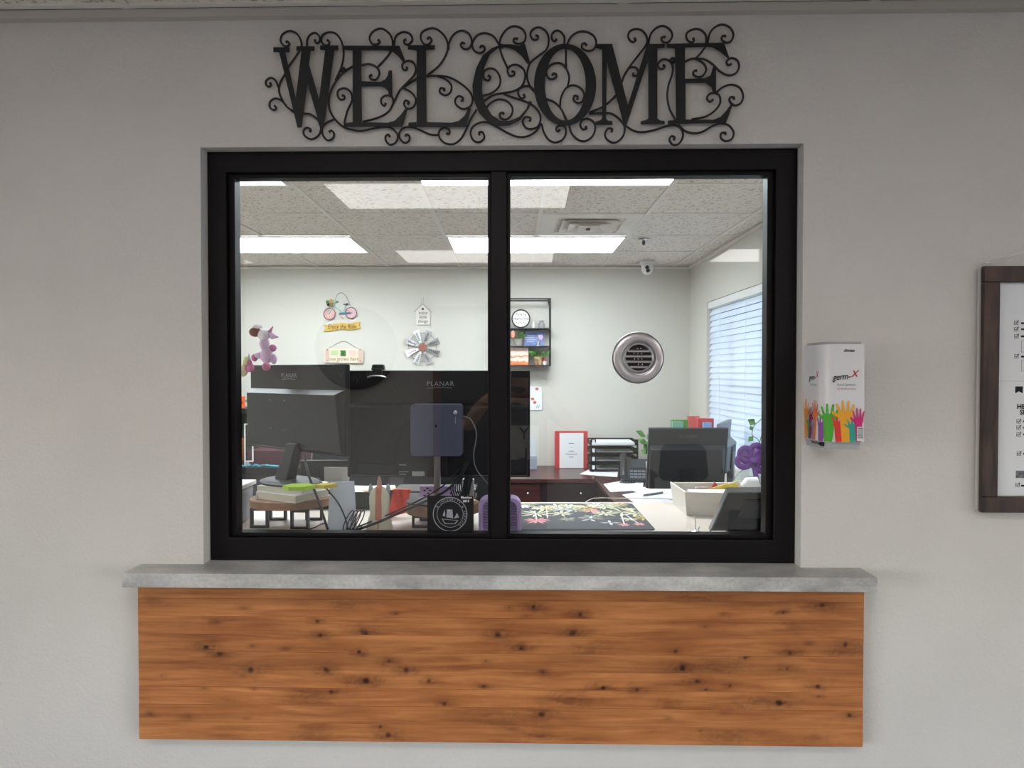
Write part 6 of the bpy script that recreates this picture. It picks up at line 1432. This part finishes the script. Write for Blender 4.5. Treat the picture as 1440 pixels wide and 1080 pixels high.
def loop(a, L, w_, name='bow_loop'):
    ca, sa = math.cos(a), math.sin(a)
    pts = [bc + Vector((0, 0, 0))]
    for (t, s_) in ((.35, .5), (.8, .45), (1, 0), (.8, -.45), (.35, -.5)):
        pts.append(bc + Vector((ca * L * t - sa * w_ * s_, -.01 * t, sa * L * t + ca * w_ * s_)))
    pts.append(bc)
    q = MB(); q.tube(spline(pts, 4), .017, 8, flat=.45); q.build(name, VIO, pbk, smooth=True)
for a in (25, 70, 140, 185, 330): loop(R(a), .085, .06)
for (dx, dz) in ((.02, -.12), (.09, -.12)):
    part_of(pbk, 'ribbon_tail', VIO, lambda q: q.prism([(bc.x - .012, bc.z), (bc.x + .014, bc.z), (bc.x + dx + .016, bc.z + dz), (bc.x + dx - .012, bc.z + dz)], lambda u, v, w: (u, w, v), bc.y - .012, bc.y - .009))
part_of(pbk, 'bow_knot', VIO, lambda q: q.ball(bc + Vector((0, -.012, 0)), .018, 12, 8), smooth=True)
vn = thing('trailing_vine', 'trailing green vine hanging in front of the blind at the pane edge', 'plant', tuple(P(1075, 700, 3.98)))
vn.location.z = zd + .001; BASE[vn.name] = Vector(vn.location)
vb = Vector(vn.location) + Vector((-.06, .0, 0))
part_of(vn, 'pot', mat('white_ceramic', (214, 212, 210), .3), lambda q: q.lathe([(.035, 0), (.045, .10), (.04, .10), (.035, .08), (.001, .08)], vb, 'z', 18), smooth=True)
vtop = vb + Vector((0, 0, .12))
vpts = spline([vtop, vtop + Vector((.01, -.02, .22)), P(1080, 582, 3.99), P(1068, 592, 3.98), P(1060, 600, 3.98), P(1058, 612, 3.98), P(1066, 618, 3.97), P(1069, 628, 3.97)], 5)
part_of(vn, 'stem', LEAF, lambda q: q.tube(vpts, .0025, 5), smooth=True)
for (x, y, s_, a) in ((1063, 597, .034, 2.6), (1072, 589, .03, 1.0), (1077, 597, .03, .4), (1058, 606, .02, 2.0), (1059, 613, .026, 4.0), (1069, 624, .042, 4.9), (1064, 622, .03, 3.99), (1076, 583, .03, 1.4), (1075, 606, .03, 5.2), (1074, 616, .028, 5.6)):
    s_ *= 1.7; c_ = P(x, y, 3.96); ca, sa = math.cos(a), math.sin(a)
    part_of(vn, 'leaf', LEAF, lambda q: q.add([c_, c_ + Vector((ca * s_ * .5 - sa * s_ * .4, -.006, sa * s_ * .5 + ca * s_ * .4)), c_ + Vector((ca * s_, -.002, sa * s_)), c_ + Vector((ca * s_ * .5 + sa * s_ * .4, -.006, sa * s_ * .5 - ca * s_ * .4)), c_ + Vector((ca * s_ * .5, .004, sa * s_ * .5))], [(0, 1, 4), (1, 2, 4), (2, 3, 4), (3, 0, 4), (0, 3, 2, 1)]))
# chair behind the counter (its black back fills the gap under the big monitor)
def task_chair(label, loc, rz, bw_, zb0, zb1, m_, lobby=False, arms=True):
    t = thing('task_chair', label, 'chair', loc, rz, lobby=lobby)
    r_ = rrect(-bw_ / 2, bw_ / 2, zb0, zb1, .07, 6)
    r_ = [(u * (1 - .12 * (v - zb0) / (zb1 - zb0)), v) for u, v in r_]
    part_of(t, 'backrest', m_, lambda q: q.prism(r_, lambda u, v, w: (u, w - .12 * (1 - (2 * u / bw_) ** 2) * .4, v), -.24, -.19), local=True, bevel=.012)
    part_of(t, 'seat', m_, lambda q: q.prism(rrect(-.25, .25, -.22, .26, .07, 5), lambda u, v, w: (u, v, w), .45, .52), local=True, bevel=.02)
    part_of(t, 'back_bracket', BLACK, lambda q: q.tube([(0, -.05, .44), (0, -.30, .46), (0, -.315, .62), (0, -.28, (zb0 + zb1) / 2)], .022, 8, flat=.5), local=True)
    part_of(t, 'gas_column', BLACK, lambda q: q.lathe([(.03, .09), (.03, .25), (.02, .25), (.02, .45)], (0, 0, 0), 'z', 14), local=True, smooth=True)
    for k in range(5):
        a = k * 2 * math.pi / 5 + .3
        part_of(t, 'base_arm', BLACK, lambda q: q.tube([(0, 0, .10), (.29 * math.cos(a), .29 * math.sin(a), .07)], [.03, .018], 8), local=True)
        part_of(t, 'caster', BLACK, lambda q: q.ball((.29 * math.cos(a), .29 * math.sin(a), .03), .03, 10, 8), local=True, smooth=True)
    if arms:
        for s_ in (-1, 1):
            part_of(t, 'armrest', BLACK, lambda q: q.tube(spline([(s_ * .24, -.02, .46), (s_ * .30, -.02, .50), (s_ * .31, -.02, .66), (s_ * .31, -.10, .68), (s_ * .31, .14, .68)], 4), .018, 8), local=True, smooth=True)
    return t
task_chair('black task chair behind the left monitor, only its top showing', (-.98, 3.70, 0), R(170), .50, .66, 1.17, mat('chair_black', (26, 26, 30), .7))
task_chair('black task chair behind the counter, mostly hidden by the big monitor', (-.30, 3.05, 0), R(180), .50, .62, 1.10, mat('chair_black', (26, 26, 30), .7))

# ================================================================== LOBBY BEHIND THE CAMERA (mirrored in the panes)
def V(px, py, yr): return W(px, py, 2 * (gy + .001) - yr - D)      # mirror point -> x, z of the real thing at wall-frame y = yr
ck = V(500, 490, -2.96); rk = .40
clk = thing('wall_clock', 'big dark open-frame wall clock on the rear lobby wall', 'clock', (ck.x, -2.98, ck.z - rk), lobby=True)
part_of(clk, 'outer_ring', BLACKM, lambda q: q.ring(circle(ck.x, ck.z, rk, n=48), circle(ck.x, ck.z, rk - .035, n=48), flat, -2.985, -2.96))
part_of(clk, 'inner_ring', BLACKM, lambda q: q.ring(circle(ck.x, ck.z, rk * .58, n=40), circle(ck.x, ck.z, rk * .53, n=40), flat, -2.985, -2.965))
part_of(clk, 'dial', mat('dial_charcoal', (40, 40, 44), .6), lambda q: q.prism(circle(ck.x, ck.z, rk - .034, n=48), flat, -2.9985, -2.986))
for k in range(12):
    a = R(90 - 30 * (k + 1))
    lettering(clk, ('I', 'II', 'III', 'IV', 'V', 'VI', 'VII', 'VIII', 'IX', 'X', 'XI', 'XII')[k], (ck.x - rk * .75 * math.cos(a), -2.984, ck.z + rk * .75 * math.sin(a)), .095, SILVERINK, u=(-math.sin(a), 0, -math.cos(a)) if False else (-1, 0, 0), v=(0, 0, 1))
for a, L in ((R(60), .2), (R(190), .28)):
    part_of(clk, 'hand', BLACK, lambda q: q.tube([(ck.x, -2.958, ck.z), (ck.x - L * math.cos(a), -2.958, ck.z + L * math.sin(a))], .007, 6))
dj = V(615, 600, -2.97)
door = thing('door_1', 'dark lobby door with brown jambs on the rear wall', None, (dj.x + .5, -2.98, 0), lobby=True, kind='structure')
JB = mat('brown_jamb', (118, 66, 52), .5)
part_of(door, 'jamb', JB, lambda q: q.box(dj.x - .036, dj.x + .036, -2.999, -2.93, 0, 2.10)); part_of(door, 'jamb', JB, lambda q: q.box(dj.x + .99, dj.x + 1.06, -2.999, -2.93, 0, 2.10))
part_of(door, 'head', JB, lambda q: q.box(dj.x - .036, dj.x + 1.06, -2.999, -2.93, 2.1005, 2.17))
part_of(door, 'leaf', mat('door_dark', (38, 40, 50), .5), lambda q: q.box(dj.x + .038, dj.x + .988, -2.998, -2.95, .01, 2.098))
part_of(door, 'handle', CHROME, lambda q: q.tube([(dj.x + .92, -2.95, 1.0), (dj.x + .92, -2.90, 1.0), (dj.x + .80, -2.90, 1.0)], .011, 8), smooth=True)
cc = V(980, 690, -1.95)
task_chair('navy task chair standing in the lobby, mirrored in the right-hand monitor', (cc.x, -2.2, 0), R(0), .44, .58, .90, mat('chair_navy', (30, 34, 46), .7), lobby=True)

# ---- the photographer, holding a phone up to eye level
def person():
    pc = V(730, 588, -.33)
    X0 = pc.x
    root_loc = (X0, -.36, 0)
    Vt = {}; rad = {}; E = []
    def add(n, co, r, to=None):
        Vt[n] = Vector(co); rad[n] = r
        if to: E.append((to, n))
    add('pelvis', (X0, -.40, .92), (.15, .11)); add('waist', (X0, -.39, 1.06), (.135, .10), 'pelvis'); add('chest', (X0, -.38, 1.22), (.15, .115), 'waist')
    add('upper', (X0, -.385, 1.33), (.12, .09), 'chest'); add('neck', (X0, -.385, 1.41), (.055, .055), 'upper'); add('neck2', (X0, -.37, 1.47), (.052, .052), 'neck')
    add('jaw', (X0, -.355, 1.515), (.062, .07), 'neck2'); add('head', (X0, -.365, 1.59), (.077, .092), 'jaw'); add('crown', (X0, -.375, 1.655), (.066, .08), 'head'); add('top', (X0, -.375, 1.69), (.03, .04), 'crown')
    for s_, nm in ((-1, 'l'), (1, 'r')):
        add('sh' + nm, (X0 + s_ * .165, -.385, 1.345), (.062, .06), 'upper')
        add('ua' + nm, (X0 + s_ * .235, -.34, 1.28), (.05, .05), 'sh' + nm)
        ex = X0 - .295 if s_ < 0 else X0 + .29
        add('el' + nm, (ex, -.24, 1.235), (.042, .042), 'ua' + nm)
        add('fa' + nm, (X0 + s_ * .20, -.14, 1.36), (.038, .038), 'el' + nm)
        add('wr' + nm, (s_ * .075, -.055, 1.49), (.027, .024), 'fa' + nm)
        add('pa' + nm, (s_ * .062, -.045, 1.525), (.026, .016), 'wr' + nm)
        for k in range(4):
            bx_ = s_ * (.070 - .006 * k); z_ = 1.532 + .012 * k
            add('f%d%s' % (k, nm), (bx_, -.040, z_), (.0085, .0085), 'pa' + nm)
            add('g%d%s' % (k, nm), (s_ * (.082 - .003 * k), -.022, z_ + .004), (.0082, .0082), 'f%d%s' % (k, nm))
            add('h%d%s' % (k, nm), (s_ * .079, -.004 - .010, z_ + .006), (.0075, .0075), 'g%d%s' % (k, nm))
        add('t0' + nm, (s_ * .050, -.046, 1.520), (.010, .010), 'pa' + nm); add('t1' + nm, (s_ * .040, -.036, 1.533), (.009, .009), 't0' + nm); add('t2' + nm, (s_ * .034, -.032, 1.546), (.008, .008), 't1' + nm)
        add('hip' + nm, (X0 + s_ * .085, -.40, .86), (.09, .09), 'pelvis'); add('kn' + nm, (X0 + s_ * .10, -.385, .49), (.06, .062), 'hip' + nm)
        add('ca' + nm, (X0 + s_ * .105, -.41, .34), (.052, .056), 'kn' + nm); add('an' + nm, (X0 + s_ * .11, -.41, .085), (.036, .038), 'ca' + nm)
        add('he' + nm, (X0 + s_ * .11, -.405, .04), (.038, .038), 'an' + nm); add('ft' + nm, (X0 + s_ * .12, -.30, .03), (.04, .028), 'he' + nm); add('to' + nm, (X0 + s_ * .125, -.23, .022), (.032, .020), 'ft' + nm)
    names = list(Vt); ix = {n: i for i, n in enumerate(names)}
    me = bpy.data.meshes.new('p'); me.from_pydata([tuple(Vt[n]) for n in names], [(ix[a], ix[c]) for a, c in E], []); me.update()
    ob = bpy.data.objects.new('p', me); link(ob)
    md = ob.modifiers.new('skin', 'SKIN'); md.use_smooth_shade = True; md.branch_smoothing = .4
    sl = me.skin_vertices[0].data
    for n in names:
        sl[ix[n]].radius = rad[n]; sl[ix[n]].use_root = (n == 'pelvis')
    ob.modifiers.new('sub', 'SUBSURF').levels = 2
    dg = bpy.context.evaluated_depsgraph_get()
    m2 = bpy.data.meshes.new_from_object(ob.evaluated_get(dg)); bpy.data.objects.remove(ob)
    t = thing('person', 'person in a dark tee with teal collar photographing the window', 'person', root_loc, lobby=True)
    m2.transform(Matrix.Translation(-Vector(root_loc)))
    m2.materials.clear()
    for m_ in (mat('skin_tone', (196, 146, 122), .55), mat('tee_dark_speckle', (50, 50, 58), .8, var=((24, 24, 30), (110, 108, 118)), vscale=160), mat('denim_dark', (44, 52, 72), .85), mat('shoe_black', (26, 26, 28), .6)): m2.materials.append(m_)
    for p_ in m2.polygons:
        c = p_.center + Vector(root_loc)
        if c.z < .075: k = 3
        elif c.z < .93: k = 2
        elif c.z < 1.375 and abs(c.x - X0) < .255 and c.y < -.255 and not (c.z > 1.352 and abs(c.x - X0) < .07): k = 1
        else: k = 0
        p_.material_index = k; p_.use_smooth = True
    bo = bpy.data.objects.new('body', m2); link(bo); bo.parent = t; BASE[bo.name] = Vector(root_loc)
    HAIR = mat('hair_brown', (70, 50, 42), .7); hc = (X0, -.385, 1.615)
    part_of(t, 'hair', HAIR, lambda q: (q.ball(hc, .098, 18, 12, (.92, 1.0, 1.02)), q.ball((X0, -.43, 1.52), .08, 14, 10, (1.0, .6, 1.4))), smooth=True)
    for s_ in (-1, 1):
        part_of(t, 'ear', mat('skin_tone', (196, 146, 122), .55), lambda q: q.ball((X0 + s_ * .080, -.36, 1.585), .022, 10, 8, (.4, .7, 1.2)), smooth=True)
        part_of(t, 'eye', WHITE, lambda q: q.ball((X0 + s_ * .030, -.284, 1.60), .012, 10, 8), smooth=True)
        part_of(t, 'iris', INK, lambda q: q.ball((X0 + s_ * .030, -.2735, 1.60), .005, 8, 6), smooth=True)
    part_of(t, 'nose', mat('skin_tone', (196, 146, 122), .55), lambda q: q.tube([(X0, -.283, 1.605), (X0, -.262, 1.572), (X0, -.285, 1.562)], [.007, .013, .009], 8), smooth=True)
    part_of(t, 'mouth', mat('lip_rose', (170, 96, 90), .5), lambda q: q.tube([(X0 - .022, -.283, 1.538), (X0, -.276, 1.536), (X0 + .022, -.283, 1.538)], [.003, .006, .003], 8), smooth=True)
    part_of(t, 'collar', mat('teal_trim', (70, 150, 160), .7), lambda q: q.tube([(X0 + .078 * math.cos(a), -.372 + .082 * math.sin(a), 1.378 - .040 * max(0, math.sin(a))) for a in [i * math.pi / 14 for i in range(28)]], .011, 6, closed=True), smooth=True)
    bv = [v_.co + Vector(root_loc) for v_ in m2.vertices if 1.0 < v_.co.z < 1.36 and v_.co.y + root_loc[1] < -.2]
    def chest(u, v, w):
        ys = [c.y for c in bv if abs(c.x - X0 - u) < .035 and abs(c.z - v) < .04]
        return (X0 + u, (max(ys) if ys else -.262) + .004 + w, v)
    gr = MB(); nx_ = 10
    for i in range(nx_):
        u0, u1 = -.115 + .23 * i / nx_, -.115 + .23 * (i + 1) / nx_
        gr.add([chest(u0, 1.04, 0), chest(u1, 1.04, 0), chest(u1, 1.235, 0), chest(u0, 1.235, 0)], [(0, 1, 2, 3)])
    gr.build('shirt_print', mat('print_white', (232, 232, 232), .8, var=((205, 205, 206), (240, 240, 240)), vscale=25), t)
    for ch, px, py, sz in (('Y', 737, 611, .10), ('L', 737, 640, .10)):
        q_ = V(px, py, -.26); lettering(t, ch, (q_.x, chest(q_.x - X0, q_.z, .004)[1], q_.z), sz, INK, u=(-1, 0, 0), v=(0, 0, 1))
    pho = thing('mobile_phone', 'black mobile phone held up by the photographer', 'phone', (0, -.024, ZC - .04), lobby=True)
    part_of(pho, 'case', BLACK, lambda q: q.prism(rrect(-.072, .072, ZC - .030, ZC + .042, .008), flat, -.030, -.022))
    part_of(pho, 'screen', SCREEN, lambda q: q.prism(rrect(-.069, .069, ZC - .027, ZC + .039, .006), flat, -.0308, -.0301))
person()

# ------------------------------------------------------------------ turn the lobby things with the lobby wall
for o in LOBBY:
    o.location = RL @ o.location
    o.rotation_euler.z -= THETA
